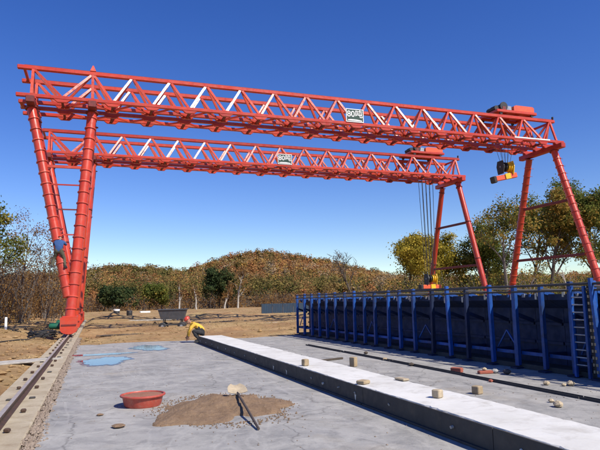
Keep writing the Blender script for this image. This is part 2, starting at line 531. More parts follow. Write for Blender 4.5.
# ------------------------------------------------------------------ ground, hills
def ground_z(x, y):
    x = np.asarray(x, float)
    y = np.asarray(y, float)
    rough = 0.07 * fbm(x, y, 3, 4, 0.9) + 0.10 * fbm(x, y, 5, 3, 0.22)
    # heaps and ruts beyond the end of the slab
    mid = np.clip((y - 26) / 6, 0, 1) * np.clip((120 - y) / 30, 0, 1)
    ruts = 0.24 * np.sin(y * 0.72 + 0.5 * np.sin(x * 0.21) + 0.08 * x) * np.clip(fbm(x, y, 9, 2, 0.11) + 0.5, 0, 1)
    z = rough + mid * ruts
    # spoil heaps left by digging
    for hx0, hy0, hh, sx, sy in ((1.4, 57.0, 0.55, 2.6, 2.2), (11.0, 60.0, 0.45, 3.5, 2.0), (16.0, 47.0, 0.4, 3.0, 1.6), (-5.5, 33.5, 0.45, 2.2, 2.6), (7.5, 31.5, 0.22, 3.2, 1.0), (13.5, 33.0, 0.3, 2.4, 1.2)):
        e = np.exp(-((x - hx0) / sx) ** 2 - ((y - hy0) / sy) ** 2)
        z = z + hh * e * (1 + 0.5 * fbm(x, y, 17, 3, 1.6))
    z = z + 0.10 * np.clip((-1.7 - x) / 3, 0, 1)
    # flat strips under the slab and along both rails
    slab = np.clip(np.minimum(np.minimum(x + 0.9, 13 - x), 24.6 - y) / 0.35, 0, 1)
    z = z * (1 - slab) + (-0.12) * slab
    for rx in (-1.17, 32.1):
        k = 1 - np.clip((np.abs(x - rx) - 0.42) / 0.5, 0, 1)
        k = k * np.clip((72 - y) / 6, 0, 1)
        z = z * (1 - k) + (-0.10) * k
    far = np.clip((np.hypot(x, y) - 110) / 40, 0, 1)
    return z * (1 - far) - 0.02


def axis_steps(lo, hi, fine_lo, fine_hi, fine, grow=1.14):
    c = list(np.arange(fine_lo, fine_hi, fine))
    s, p = fine, fine_hi
    while p < hi:
        c.append(p)
        s *= grow
        p += s
    c.append(hi)
    s, p = fine, fine_lo
    while p > lo:
        s *= grow
        p -= s
        c.insert(0, max(p, lo))
    return np.array(c)


gx = axis_steps(-2600, 2600, -7, 16, 0.2)
gy = axis_steps(-2600, 2600, 3, 62, 0.25)
GX, GY = np.meshgrid(gx, gy)
GZ = ground_z(GX, GY)


def grid_mesh(name, X, Y, Z, mat):
    ny, nx = X.shape
    v = np.stack([X, Y, Z], -1).reshape(-1, 3)
    idx = np.arange(nx * ny).reshape(ny, nx)
    f = np.stack([idx[:-1, :-1], idx[:-1, 1:], idx[1:, 1:], idx[1:, :-1]], -1).reshape(-1, 4)
    me = bpy.data.meshes.new(name)
    me.vertices.add(len(v))
    me.vertices.foreach_set('co', v.astype(np.float32).ravel())
    me.loops.add(f.size)
    me.loops.foreach_set('vertex_index', f.astype(np.int32).ravel())
    me.polygons.add(len(f))
    me.polygons.foreach_set('loop_start', np.arange(0, f.size, 4, dtype=np.int32))
    me.polygons.foreach_set('use_smooth', [True] * len(f))
    me.materials.append(mat)
    me.update(calc_edges=True)
    return me


tag(link(bpy.data.objects.new('ground', grid_mesh('ground', GX, GY, GZ, M['earth']))), kind='structure')

RIDGE_X = np.array([-900, -400, -120, -56, -6, 15, 35, 58, 72, 94, 111, 135, 159, 184, 218, 245, 322, 500, 900, 1500])
RIDGE_Z = np.array([12, 16, 15, 17, 22.5, 26.4, 25.0, 22.1, 27.7, 33.4, 35.6, 32.8, 29, 24.4, 18, 14, 15, 18, 16, 12]) - 5.5


def hill_point(X, s):
    """X across at the ridge, s from the foot (0.36) over the ridge (1) and down behind"""
    t = np.clip((s - 0.37) / 0.63, 0, 1)
    up = t * t * (3 - 2 * t) * 0.55 + t * 0.45
    back = np.clip((s - 1) / 0.6, 0, 1)
    z = np.interp(X, RIDGE_X, RIDGE_Z) * up * (1 - 0.9 * back)
    z = z + 1.6 * fbm(X, s * 400, 21, 3, 0.035) * np.clip(t * 3, 0, 1) * np.clip((1.02 - s) * 4 + 0.15, 0.15, 1)
    return X * s, 400 * s, np.maximum(z, -0.3) - 0.25 * (t <= 0)


HXs = np.concatenate([np.linspace(-900, -130, 20), np.linspace(-120, 430, 120), np.linspace(450, 1500, 24)])
HSs = np.concatenate([np.linspace(0.34, 1.05, 50), np.linspace(1.1, 1.6, 8)])
HX, HS = np.meshgrid(HXs, HSs)
hx, hy, hz = hill_point(HX, HS)
tag(link(bpy.data.objects.new('hill', grid_mesh('hill', hx, hy, hz, M['hill']))), kind='structure')


def forest(n, seed):
    g = np.random.default_rng(seed)
    # foot of the wood is drawn denser than its far slope
    X = g.uniform(-170, 470, n * 3)
    s = 0.36 + 0.70 * g.uniform(0, 1, n * 3) ** 0.85
    keep = (X < 260) | (g.uniform(size=n * 3) < 0.45)
    X, s = X[keep][:n], s[keep][:n]
    x, y, z = hill_point(X, s)
    h = g.uniform(5.0, 8.5, len(x)) * np.where(s > 0.93, 0.8, 1)
    w = h * g.uniform(0.28, 0.42, len(x))
    tone = np.clip(0.58 + 0.30 * fbm(x, y, 31, 3, 0.03) + g.normal(0, 0.22, len(x)), 0.0, 1.0)
    tone = np.where((s < 0.50) & (g.uniform(size=len(x)) < 0.6), g.uniform(0.0, 0.36, len(x)), tone)
    cen, size, tint, face = [], [], [], []
    for i in range(len(x)):
        dist = math.hypot(x[i], y[i])
        k = int(np.interp(dist, [140, 420], [240, 130]))
        # several lobes to a crown
        lob = g.normal(size=(5, 3)) * np.array([w[i] * 0.45, w[i] * 0.45, h[i] * 0.17])
        r = g.normal(size=(k, 3)) * np.array([w[i] * 0.33, w[i] * 0.33, h[i] * 0.13]) + lob[g.integers(0, 5, k)]
        r[:, 2] = np.clip(r[:, 2], -h[i] * 0.5, h[i] * 0.5)
        c = r + np.array([x[i], y[i], z[i] + h[i] * 0.56])
        cen.append(c)
        face.append(r + np.array([0, 0, h[i] * 0.22]))
        core = (np.abs(r) / np.array([w[i], w[i], h[i] * 0.4])).max(1) < 0.45
        size.append(0.0024 * dist * g.uniform(0.6, 1.4, k) * np.where(core, 2.1, 1.0))
        tint.append(np.clip(tone[i] + g.normal(0, 0.015, k), 0, 1))
    return np.concatenate(cen), np.concatenate(size), np.concatenate(tint), np.concatenate(face)


c, s, t, fc = forest(4600, 5)
o = link(bpy.data.objects.new('hillside_forest', quads_mesh('hillside_forest', c, s, M['forest'], t, 3, 0.8, fc, 0.7)))
tag(o, 'dense autumn forest of rust, brown and olive trees covering the far hill', 'forest', kind='stuff')

# ------------------------------------------------------------------ slab, rail foundations, rails, casting bed


def jagged(lo, hi, n, amp, seed):
    g = np.random.default_rng(seed)
    return np.linspace(lo, hi, n), g.normal(0, amp, n)


def slab():
    mb = MB()
    ys, jy = jagged(-6, 24.3, 60, 0.018, 4)
    left = [(-0.60 + d, y) for y, d in zip(ys, jy)]
    xs, jx = jagged(-0.55, 12.4, 40, 0.10, 6)
    top = [(x, 24.45 + d + 0.25 * math.sin(x * 0.9)) for x, d in zip(xs, jx)]
    poly = left + top + [(12.4, -6)]
    mb.prism(poly, 2, -0.14, 0.0)
    return tag(mb.build('concrete_slab', M['slab']), kind='structure')


slab()


def rail_line(x, y0, y1, label_side):
    # foundation poured in lengths with joints between
    mb = MB()
    y = y0
    f = None
    n = 0
    while y < y1:
        L = 6.0
        p = MB()
        p.prism([(x - 0.40, -0.3), (x + 0.40, -0.3), (x + 0.40, 0.0), (x + 0.38, 0.02), (x - 0.38, 0.02), (x - 0.40, 0.0)], 1, y + 0.012, min(y + L, y1) - 0.012)
        o = p.build('rail_foundation', M['beamconc'])
        o['kind'] = 'structure'
        y += L
        n += 1
    t = thing('crane_rail', label_side, 'rail', (x, (y0 + y1) / 2, 0.02))
    prof = [(-0.065, 0), (0.065, 0), (0.065, 0.012), (0.012, 0.03), (0.012, 0.09), (0.036, 0.10), (0.036, 0.13), (-0.036, 0.13), (-0.036, 0.10), (-0.012, 0.09), (-0.012, 0.03), (-0.065, 0.012)]
    h = (y1 - y0) / 2
    MB().prism(prof, 1, -h, h).build('rail_section', M['rail'], t)
    MB().box((-0.032, -h, 0.1302), (0.032, h, 0.134)).build('rail_head', M['railtop'], t)
    clip = MB()
    clip.bbox((0, 0, 0.03), (0.075, 0.065, 0.05), 0, 0.012)
    clips = [clip.mesh('rail_clip', [M['rail']])]
    q = MB()
    q.bbox((0, 0, 0.014), (0.10, 0.085, 0.026), 0, 0.01)
    clips.append(q.mesh('rail_clip', [M['edge']]))
    yy = -h + 0.5
    while yy < h - 0.3:
        for sx in (-1, 1):
            o = bpy.data.objects.new('rail_clip', clips[rnd.randint(0, 1)])
            o.location = (sx * rnd.uniform(0.15, 0.2), yy + rnd.uniform(-0.05, 0.05), 0.001)
            o.rotation_euler = (0, 0, rnd.uniform(-0.3, 0.3))
            link(o, t)
        yy += 1.35
    return t


rail_line(-1.17, -3.0, 63.0, 'rusty crane rail on its sandy concrete footing at the left edge')
rail_line(32.1, 14.0, 63.0, 'rusty crane rail behind the blue formwork, under the A-shaped crane legs')


def casting_bed():
    t = thing('casting_bed', 'long low white concrete casting bed with black steel edge', 'casting bed', (4.28, 9.5, 0))
    y0, y1 = -4.0 - 9.5, 22.6 - 9.5
    x0, x1 = 3.83 - 4.28, 4.73 - 4.28
    gg = np.random.default_rng(17)
    rows = []
    for y in np.arange(y0, y1 + 0.001, 0.08):
        cl, cr = gg.uniform(0.002, 0.010, 2) + (gg.uniform(size=2) < 0.10) * gg.uniform(0.01, 0.035, 2)
        w = 0.003 * math.sin(y * 1.3) + gg.normal(0, 0.0012)
        rows.append([(x0 + 0.0125, y, 0.002), (x1 - 0.0125, y, 0.002), (x1 - 0.0125, y, 0.266 - cr * 0.8), (x1 - 0.0125 - cr, y, 0.27 + w), (0.1, y, 0.271 + w), (-0.15, y, 0.27 - w), (x0 + 0.0125 + cl, y, 0.27 + w), (x0 + 0.0125, y, 0.266 - cl * 0.8)])
    MB().rings(rows).build('bed_top', M['bed'], t)
    for sx, xa in ((-1, x0), (1, x1)):
        y = y0
        while y < y1 - 0.1:
            L = min(3.0, y1 - y)
            p = MB()
            p.prism([(xa + sx * 0.012, 0.004), (xa - sx * 0.011, 0.004), (xa - sx * 0.011, 0.262), (xa + sx * 0.012, 0.262)], 1, y + 0.006, y + L - 0.006)
            p.prism([(xa + sx * 0.045, 0.004), (xa + sx * 0.0125, 0.004), (xa + sx * 0.0125, 0.03), (xa + sx * 0.045, 0.03)], 1, y + 0.02, y + L - 0.02)
            p.build('edge_plate', M['edge'], t)
            y += L
    g = random.Random(3)
    y = y0 + 0.7
    while y < y1:
        zp = 0.13 + g.uniform(-0.02, 0.03)
        MB().tube([(x0 - 0.014, y, zp), (x0 - g.uniform(0.018, 0.05), y, zp - 0.005)], 0.017 * g.uniform(0.6, 1.3), 8).build('tie_hole_plug', M['bed'] if g.random() < 0.5 else M['oldconc'], t, True)
        if g.random() < 0.35:
            MB().add([(x0 - 0.0135, y - 0.03, 0.12), (x0 - 0.0135, y + 0.03, 0.12), (x0 - 0.0135, y + 0.012, 0.05), (x0 - 0.0135, y - 0.008, 0.03)], [(0, 1, 2, 3)]).build('slurry_streak', M['bed'], t)
        y += g.uniform(0.55, 1.5)
    MB().box((x0 + 0.014, y1 + 0.001, 0.004), (x1 - 0.014, y1 + 0.014, 0.26)).build('end_plate', M['edge'], t)


casting_bed()

# steel angle lying along the slab between bed and formwork
sb = thing('steel_channel', 'thin dark steel channel running along the slab beside the blue formwork', 'channel', (7.0, 11.0, 0.004))
for y0, y1 in ((-10, -4.02), (-4, -1.02), (-1, 1.98), (2, 4.98), (5, 8.0)):
    p = MB()
    p.prism([(-0.05, 0), (0.05, 0), (0.05, 0.035), (0.042, 0.035), (0.042, 0.008), (-0.042, 0.008), (-0.042, 0.035), (-0.05, 0.035)], 1, y0, y1)
    o = p.build('channel_length', M['edge'], sb)
    o.location.x = rnd.uniform(-0.02, 0.02)

# puddles
def puddle(cx, cy, rx, ry, seed, label):
    g = random.Random(seed)
    ph = [g.uniform(0, 6.28) for _ in range(4)]

    def outline(k):
        pts = []
        for i in range(160):
            a = 2 * math.pi * i / 160
            r = k * (1 + 0.13 * math.sin(2 * a + ph[0]) + 0.10 * math.sin(3 * a + ph[1]) + 0.07 * math.sin(5 * a + ph[2]) + 0.06 * math.sin(9 * a + ph[3]) + 0.045 * math.sin(17 * a + ph[1]) + 0.03 * math.sin(26 * a + ph[2]))
            pts.append((cx + rx * r * math.cos(a), cy + ry * r * math.sin(a)))
        return pts
    w = MB().prism(outline(1.16), 2, 0.001, 0.004).build('damp_patch', M['wet'])
    w['kind'] = 'structure'
    p = MB().prism(outline(1.0), 2, 0.0045, 0.008).build('puddle', M['water'])
    p['kind'] = 'structure'


puddle(0.30, 17.3, 0.62, 1.05, 2, '')
puddle(1.85, 21.4, 0.55, 1.1, 5, '')
puddle(0.25, 19.6, 0.8, 0.35, 8, '')

# gravel between slab and rail footing, one mass of stones


def stones(name, pts, rad, mat, seed, label, cat, squash=0.7):
    g = np.random.default_rng(seed)
    base = np.array([(1, 0, 0), (-1, 0, 0), (0, 1, 0), (0, -1, 0), (0, 0, 1), (0, 0, -1)], float)
    fc = np.array([(0, 2, 4), (2, 1, 4), (1, 3, 4), (3, 0, 4), (2, 0, 5), (1, 2, 5), (3, 1, 5), (0, 3, 5)])
    vs, fs = [], []
    for i, (p, r) in enumerate(zip(pts, rad)):
        a = g.uniform(0, 6.28)
        R = np.array([[math.cos(a), -math.sin(a), 0], [math.sin(a), math.cos(a), 0], [0, 0, 1]])
        b = base * r * g.uniform(0.6, 1.3, (6, 1)) * np.array([1, 1, squash])
        vs.append(b @ R.T + p)
        fs.append(fc + 6 * i)
    me = bpy.data.meshes.new(name)
    me.from_pydata(np.concatenate(vs).tolist(), [], np.concatenate(fs).tolist())
    me.materials.append(mat)
    o = link(bpy.data.objects.new(name, me))
    return tag(o, label, cat, kind='stuff')


n = 3600
yy = 4 + 26 * rng.uniform(0, 1, n) ** 1.6
xx = -0.68 + rng.normal(0, 0.055, n)
stones('gravel_strip', np.stack([xx, yy, np.full(n, -0.015) + rng.uniform(0, 0.02, n)], 1), rng.uniform(0.012, 0.04, n), M['gravel'], 2, 'loose brown gravel filling the gap between slab and rail footing', 'gravel')
n = 900
xx = rng.uniform(-0.5, 8.0, n)
yy = 4.5 + 20 * rng.uniform(0, 1, n) ** 1.5
ok = (xx < 3.75) | (xx > 4.85)
xx, yy = xx[ok], yy[ok]
stones('slab_grit', np.stack([xx, yy, np.full(len(xx), 0.004)], 1), rng.uniform(0.004, 0.014, len(xx)) ** 1.0, M['gravel'], 4, 'small loose grit and crumbs scattered over the concrete slab', 'grit')
n = 2600
xx = np.concatenate([-1.65 - 8 * rng.uniform(0, 1, n // 2) ** 1.7, rng.uniform(-9, 26, n // 2)])
yy = np.concatenate([7 + 34 * rng.uniform(0, 1, n // 2), 24.9 + 40 * rng.uniform(0, 1, n // 2) ** 1.5])
rr = rng.uniform(0.02, 0.11, n) * np.where(rng.uniform(size=n) < 0.9, 0.7, 1.6)
stones('earth_clods', np.stack([xx, yy, ground_z(xx, yy) + rr * 0.2], 1), rr, M['earth'], 6, 'brown earth clods scattered over the bare ground', 'clods')

# dry grass and weeds on the bare ground
n = 16000
xx = np.concatenate([-1.7 - 9 * rng.uniform(0, 1, n // 2) ** 1.3, rng.uniform(-8, 34, n // 2)])
yy = np.concatenate([8 + 44 * rng.uniform(0, 1, n // 2), 26 + 85 * rng.uniform(0, 1, n // 2) ** 1.2])
kk = (fbm(xx, yy, 14, 3, 0.5) > 0.15) & ((np.abs(xx + 1.17) > 0.55) | (yy > 64))
xx, yy = xx[kk], yy[kk]
c = np.repeat(np.stack([xx, yy, ground_z(xx, yy)], 1), 3, 0)
c += np.abs(rng.normal(0, 1, c.shape)) * np.array([0, 0, 0.05]) + rng.normal(0, 0.06, c.shape) * np.array([1, 1, 0])
o = link(bpy.data.objects.new('dry_grass', quads_mesh('dry_grass', c, 0.16 * rng.uniform(0.4, 1.3, len(c)), M['grass'], None, 8, 0.16)))
tag(o, 'straw coloured dry grass and weeds on the bare earth', 'grass', kind='stuff')

# ------------------------------------------------------------------ gantry cranes
APEX = [-3.45, -0.38] + [1.77 + 2.14 * k for k in range(14)] + [32.1]
LOWN = [(a + b) / 2 for a, b in zip(APEX[:-1], APEX[1:])]
CX0 = 14.5           # crane origin across the span
ZL, ZT = 12.75, 14.5


def text_mesh(body, size, mat, parent, name, origin, ext=0.006):
    cu = bpy.data.curves.new('lettering', 'FONT')
    cu.body = body
    cu.size = size
    cu.extrude = ext
    cu.align_x = 'CENTER'
    cu.align_y = 'CENTER'
    cu.offset = size * 0.006
    o = bpy.data.objects.new('lettering', cu)
    COL.objects.link(o)
    bpy.context.view_layer.update()
    dg = bpy.context.evaluated_depsgraph_get()
    me = bpy.data.meshes.new_from_object(o.evaluated_get(dg))
    bpy.data.objects.remove(o)
    me.materials.clear()
    me.materials.append(mat)
    r = bpy.data.objects.new(name, me)
    r.location = origin
    r.rotation_euler = (math.radians(90), 0, 0)
    return link(r, parent)


def gantry(yc, label, ringed, sign_x, seed):
    g = random.Random(seed)
    t = thing('gantry_crane', label, 'gantry crane', (CX0, yc, 0), 'red truss gantry cranes over the casting yard')
    R, FR, DR = M['red'], M['fadedred'], M['darkred']

    def P(x, y, z):
        return (x - CX0, y, z)
    for s in (-1, 1):
        ytop = s * 1.05
        bar('top_chord', P(-4.25, ytop, ZT), P(32.55, ytop, ZT), 0.24, 0.22, R, t)
        bar('trolley_rail', P(-3.9, ytop, ZT + 0.135), P(32.45, ytop, ZT + 0.135), 0.07, 0.05, DR, t)
        lows = (s * 1.6, s * 0.5)
        for yl in lows:
            bar('lower_chord', P(-4.2, yl, ZL), P(32.75, yl, ZL), 0.2, 0.2, R, t)
            up = (0, yl - ytop, -(ZT - ZL))
            for i, xl in enumerate(LOWN):
                for xa in (APEX[i], APEX[i + 1]):
                    sgn = 1 if xa > xl else -1
                    bar('diagonal', P(xl + sgn * 0.07, yl + (ytop - yl) * 0.05, ZL + 0.09), P(xa - sgn * 0.07, ytop + (yl - ytop) * 0.08, ZT - 0.10), 0.13, 0.11, FR, t, up=(0, 1, 0))
            for xa in (APEX[0], APEX[1], APEX[-1]):
                bar('end_post', P(xa, yl, ZL + 0.1), P(xa, ytop + (yl - ytop) * 0.1, ZT - 0.1), 0.14, 0.12, FR, t, up=(0, 1, 0))
            # gusset plates hanging below the chord at the nodes
            for xl in LOWN:
                key = ('gusset',)
                if key not in CACHE:
                    CACHE[key] = MB().prism([(-0.42, -0.10), (0.42, -0.10), (0.24, -0.25), (-0.24, -0.25)], 1, -0.08, 0.08).mesh('gusset', [R])
                o = bpy.data.objects.new('gusset', CACHE[key])
                o.location = P(xl, yl, ZL)
                link(o, t)
        # plan bracing between the two lower chords of a girder
        for i, xl in enumerate(LOWN):
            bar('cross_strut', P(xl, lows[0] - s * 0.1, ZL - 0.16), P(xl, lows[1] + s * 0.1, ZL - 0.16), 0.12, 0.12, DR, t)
            xa = APEX[i + 1]
            if i < len(LOWN) - 1:
                bar('plan_brace', P(xl + 0.1, lows[1] + s * 0.08, ZL - 0.10), P(xa, lows[0] - s * 0.06, ZL - 0.06), 0.09, 0.09, R, t)
                bar('plan_brace', P(xa, lows[0] - s * 0.06, ZL - 0.06), P(LOWN[i + 1] - 0.1, lows[1] + s * 0.08, ZL - 0.10), 0.09, 0.09, R, t)
    # ties between the two girders at their ends
    for xe in (-4.05, 32.62):
        bar('end_tie', P(xe, -0.39, ZL), P(xe, 0.39, ZL), 0.2, 0.22, R, t)
    for xe in (-3.9, 32.45):
        bar('end_tie', P(xe, -0.92, ZT), P(xe, 0.92, ZT), 0.14, 0.14, R, t)
        if xe > 0:
            o = MB().bbox((0, 0, 0), (0.1, 0.16, 0.22), 0, 0.02).build('buffer_stop', M['black'], t)
            o.location = P(xe, -1.05, ZT + 0.27)
    # saddle beams across, under both girders
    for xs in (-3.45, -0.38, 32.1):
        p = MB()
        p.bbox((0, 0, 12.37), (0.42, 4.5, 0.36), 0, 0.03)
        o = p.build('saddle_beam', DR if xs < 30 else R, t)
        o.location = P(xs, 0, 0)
        for yl in (-1.6, -0.5, 0.5, 1.6):
            key = ('shoe',)
            if key not in CACHE:
                CACHE[key] = MB().bbox((0, 0, 0), (0.5, 0.3, 0.1), 0, 0.02).mesh('shoe_plate', [R])
            o = bpy.data.objects.new('shoe_plate', CACHE[key])
            o.location = P(xs, yl, 12.6)
            link(o, t)

    def leg(top, foot, r, ring, name='leg', rung=False):
        top, foot = Vector(top), Vector(foot)
        o = bar(name, foot, top, r * 2, r * 2 * 0.96, R, t, 'pipe', 20)
        L = (top - foot).length
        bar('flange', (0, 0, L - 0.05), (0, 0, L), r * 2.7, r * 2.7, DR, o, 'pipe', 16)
        zz = 0.5
        while zz < L - 0.3:
            if ring:
                bar('collar', (0, 0, zz), (0, 0, zz + 0.05), r * 2 + 0.09, r * 2 + 0.09, M['fadedred'], o, 'pipe', 16)
                if rung:
                    bar('rung', (r * 0.5, -r * 0.6, zz + 0.02), (r + 0.16, -r * 0.6, zz + 0.02), 0.03, 0.03, DR, o, 'pipe', 6)
                zz += 0.62
            else:
                bar('collar', (0, 0, zz), (0, 0, zz + 0.07), r * 2 + 0.10, r * 2 + 0.10, DR, o, 'pipe', 16)
                zz += 3.6
        return o

    def bogie(x, y, nm='bogie'):
        p = MB()
        p.prism([(-0.95, 0.32), (-0.82, 0.22), (0.82, 0.22), (0.95, 0.32), (0.95, 0.62), (0.6, 0.86), (-0.6, 0.86), (-0.95, 0.62)], 0, -0.24, 0.24)
        b = p.build(nm, R, t, loc=None)
        b.location = P(x, y, 0)
        for wy in (-0.6, 0.6):
            w = MB().tube([(-0.055, wy, 0.404), (0.055, wy, 0.404)], 0.25, 24)
            w.tube([(-0.075, wy, 0.404), (-0.0551, wy, 0.404)], 0.285, 24)
            w.tube([(0.0551, wy, 0.404), (0.075, wy, 0.404)], 0.285, 24)
            w.build('wheel', M['rail'], b, True)
        rim = [(-0.40, 0.98), (-0.40, 0.42)] + [(0.40 * math.cos(math.pi + math.pi * q / 10), 0.42 + 0.24 * math.sin(math.pi + math.pi * q / 10)) for q in range(1, 10)] + [(0.40, 0.42), (0.40, 0.98)]
        MB().prism(rim, 1, -1.05, -0.955).build('end_plate', R, b)
        MB().prism([(-0.34, 0.60), (-0.34, 0.66), (0.34, 0.66), (0.34, 0.60)], 1, -1.09, -1.052).build('buffer_strip', DR, b)
        MB().bbox((0, 0, 0.95), (0.72, 1.2, 0.17), 0, 0.03).build('foot_plate', R, b)
        mo = MB().tube([(-0.26, 0.1, 0.55), (-0.34, 0.1, 0.55), (-0.35, 0.1, 0.55), (-0.9, 0.1, 0.55), (-0.96, 0.1, 0.55)], [0.1, 0.1, 0.15, 0.15, 0.1], 14)
        mo.build('travel_motor', M['green'], b, True)
        return b
    # left side: two V shaped pairs of tubes that meet above one foot
    for s in (-1, 1):
        a, b2 = Vector(P(-0.38, s * 1.3, 12.15)), Vector(P(-1.17, s * 2.9, 0.86))
        leg(a, b2, 0.26, ringed and s < 0)
        k = 0.10
        j = b2.lerp(a, k) + Vector((-0.2, 0, 0))
        leg(P(-3.45, s * 1.3, 12.15), j, 0.24, ringed and s < 0)
        for z, w, m in () if not (ringed and s < 0) else ((8.9, 0.14, FR), (7.9, 0.07, R), (6.55, 0.07, DR), (5.2, 0.07, R)):
            q = (z - 0.86) / (12.15 - 0.86)
            pa = b2.lerp(a, q) + Vector((-0.2, 0, 0))
            q2 = (z - j.z) / (12.15 - j.z)
            pb = j.lerp(Vector(P(-3.45, s * 1.3, 12.15)), q2) + Vector((0.2, 0, 0))
            bar('leg_tie', pb, pa, w, w, m, t)
        bogie(-1.17, s * 2.9)
    for z in (8.2, 4.2):
        q = (z - 0.86) / (12.15 - 0.86)
        yv = 2.9 + (1.3 - 2.9) * q - 0.24
        xv = -1.17 + (-0.38 + 1.17) * q
        bar('cross_bar', P(xv, -yv, z), P(xv, yv, z), 0.18, 0.18, DR, t)
    bar('sill_beam', P(-1.17, -1.94, 0.5), P(-1.17, 1.94, 0.5), 0.3, 0.34, R, t)
    # right side: A shaped pair of tubes
    for s in (-1, 1):
        leg(P(32.1, s * 1.3, 12.15), P(32.1, s * 4.75, 0.86), 0.25, ringed, rung=True)
        bogie(32.1, s * 4.75)
    for z in (8.25, 4.25):
        q = (z - 0.86) / (12.15 - 0.86)
        yv = 4.75 + (1.3 - 4.75) * q - 0.22
        bar('cross_bar', P(32.1, -yv, z), P(32.1, yv, z), 0.2, 0.2, DR, t)
    bar('sill_beam', P(32.1, -3.79, 0.5), P(32.1, 3.79, 0.5), 0.3, 0.34, R, t)
    # trolley on the top rails
    x0 = 27.3
    z0 = ZT + 0.165
    tr = MB()
    for s in (-1, 1):
        tr.bbox((0, s * 1.05, 0.27), (3.6, 0.22, 0.2), 0, 0.02)
    for xx in (-1.7, -0.6, 0.6, 1.7):
        tr.bbox((xx, 0, 0.275), (0.18, 1.88, 0.16), 0)
    tr.bbox((0, 0, 0.372), (3.4, 1.86, 0.02))
    trol = tr.build('trolley_frame', R, t)
    trol.location = P(x0 + 1.8, 0, z0)
    for s in (-1, 1):
        for xx in (-1.4, 1.4):
            MB().tube([(xx, s * 1.05 - 0.05, 0.125), (xx, s * 1.05 + 0.05, 0.125)], 0.12, 18).build('trolley_wheel', M['black'], trol, True)
    hs = MB()
    hs.prism([(-0.1, 0.385), (1.75, 0.385), (1.75, 0.78), (1.6, 0.86), (0.1, 0.86), (-0.1, 0.78)], 1, -0.95, 0.75)
    hs.build('machine_housing', M['orange'], trol)
    MB().bbox((0.8, -0.1, 0.886), (1.2, 0.9, 0.05), 0, 0.01).build('housing_lid', M['black'], trol)
    dr = MB().tube([(-0.95, -0.9, 0.72), (-0.95, -0.82, 0.72), (-0.95, -0.819, 0.72), (-0.95, 0.6, 0.72), (-0.95, 0.601, 0.72), (-0.95, 0.7, 0.72)], [0.33, 0.33, 0.25, 0.25, 0.33, 0.33], 20)
    dr.build('rope_drum', M['black'], trol, True)
    MB().tube([(-1.55, -0.8, 0.58), (-1.55, -0.3, 0.58), (-1.55, -0.29, 0.58), (-1.55, 0.2, 0.58)], [0.18, 0.19, 0.15, 0.15], 16).build('hoist_motor', M['black'], trol, True)
    MB().bbox((-0.4, -0.55, 0.61), (0.5, 0.5, 0.44), 0, 0.05).build('gearbox', M['galv'], trol)
    p = MB()
    for yy in (-0.88, 0.8):
        p.beam((-0.95, yy, 0.385), (-0.95, yy, 0.7), 0.3, 0.08)
    p.build('drum_stand', DR, trol)
    # maintenance walkway handrail ends and number board
    sg = MB().bbox((0, 0, 0), (1.15, 0.03, 0.78), 0)
    board = sg.build('capacity_board', M['signgreen'], t)
    board.location = P(sign_x, -1.72, ZL + 0.52)
    fr = MB()
    for lo, hi in (((-0.62, -0.03, -0.44), (0.62, 0.015, -0.392)), ((-0.62, -0.03, 0.392), (0.62, 0.015, 0.44)), ((-0.62, -0.03, -0.39), (-0.577, 0.015, 0.39)), ((0.577, -0.03, -0.39), (0.62, 0.015, 0.39))):
        fr.box(lo, hi)
    fr.build('board_frame', M['signwhite'], board)
    text_mesh('80吨', 0.56, M['signwhite'], board, 'lettering', (0, -0.024, 0.08))
    MB().prism([(-0.5, -0.34), (0.5, -0.36), (0.5, -0.30), (0.1, -0.25), (-0.3, -0.25), (-0.5, -0.28)], 1, -0.024, -0.016).build('painted_stripe', M['signwhite'], board)
    p = MB()
    for xx in (-0.45, 0.45):
        p.beam((xx, 0.016, -0.38), (xx, 0.016 + 0.05, 0.38), 0.05, 0.03)
        p.beam((xx, 0.04, -0.42), (xx, 0.12, -0.42), 0.05, 0.05)
    p.build('board_bracket', DR, board)
    # small lamp post at the top over the first legs
    lp = MB().rings([[(-0.16, -0.1, 0), (0.16, -0.1, 0), (0.16, 0.1, 0), (-0.16, 0.1, 0)], [(-0.03, -0.03, 0.34), (0.03, -0.03, 0.34), (0.03, 0.03, 0.34), (-0.03, 0.03, 0.34)]])
    o = lp.build('chord_splice_cap', R, t)
    o.location = P(-0.38, -1.05, ZT + 0.16)
    return t


near = gantry(34.0, 'nearer and larger of two red truss gantry cranes, ringed tubular legs at left', True, 15.55, 1)
far = gantry(46.1, 'farther red truss gantry crane standing behind the nearer one', False, 14.75, 2)
# thin white strip set on part of the near girder's lower chord
MB().box((28.2 - CX0, -1.725, ZL + 0.02), (31.4 - CX0, -1.703, ZL + 0.11)).build('chord_strip', M['signwhite'], near)


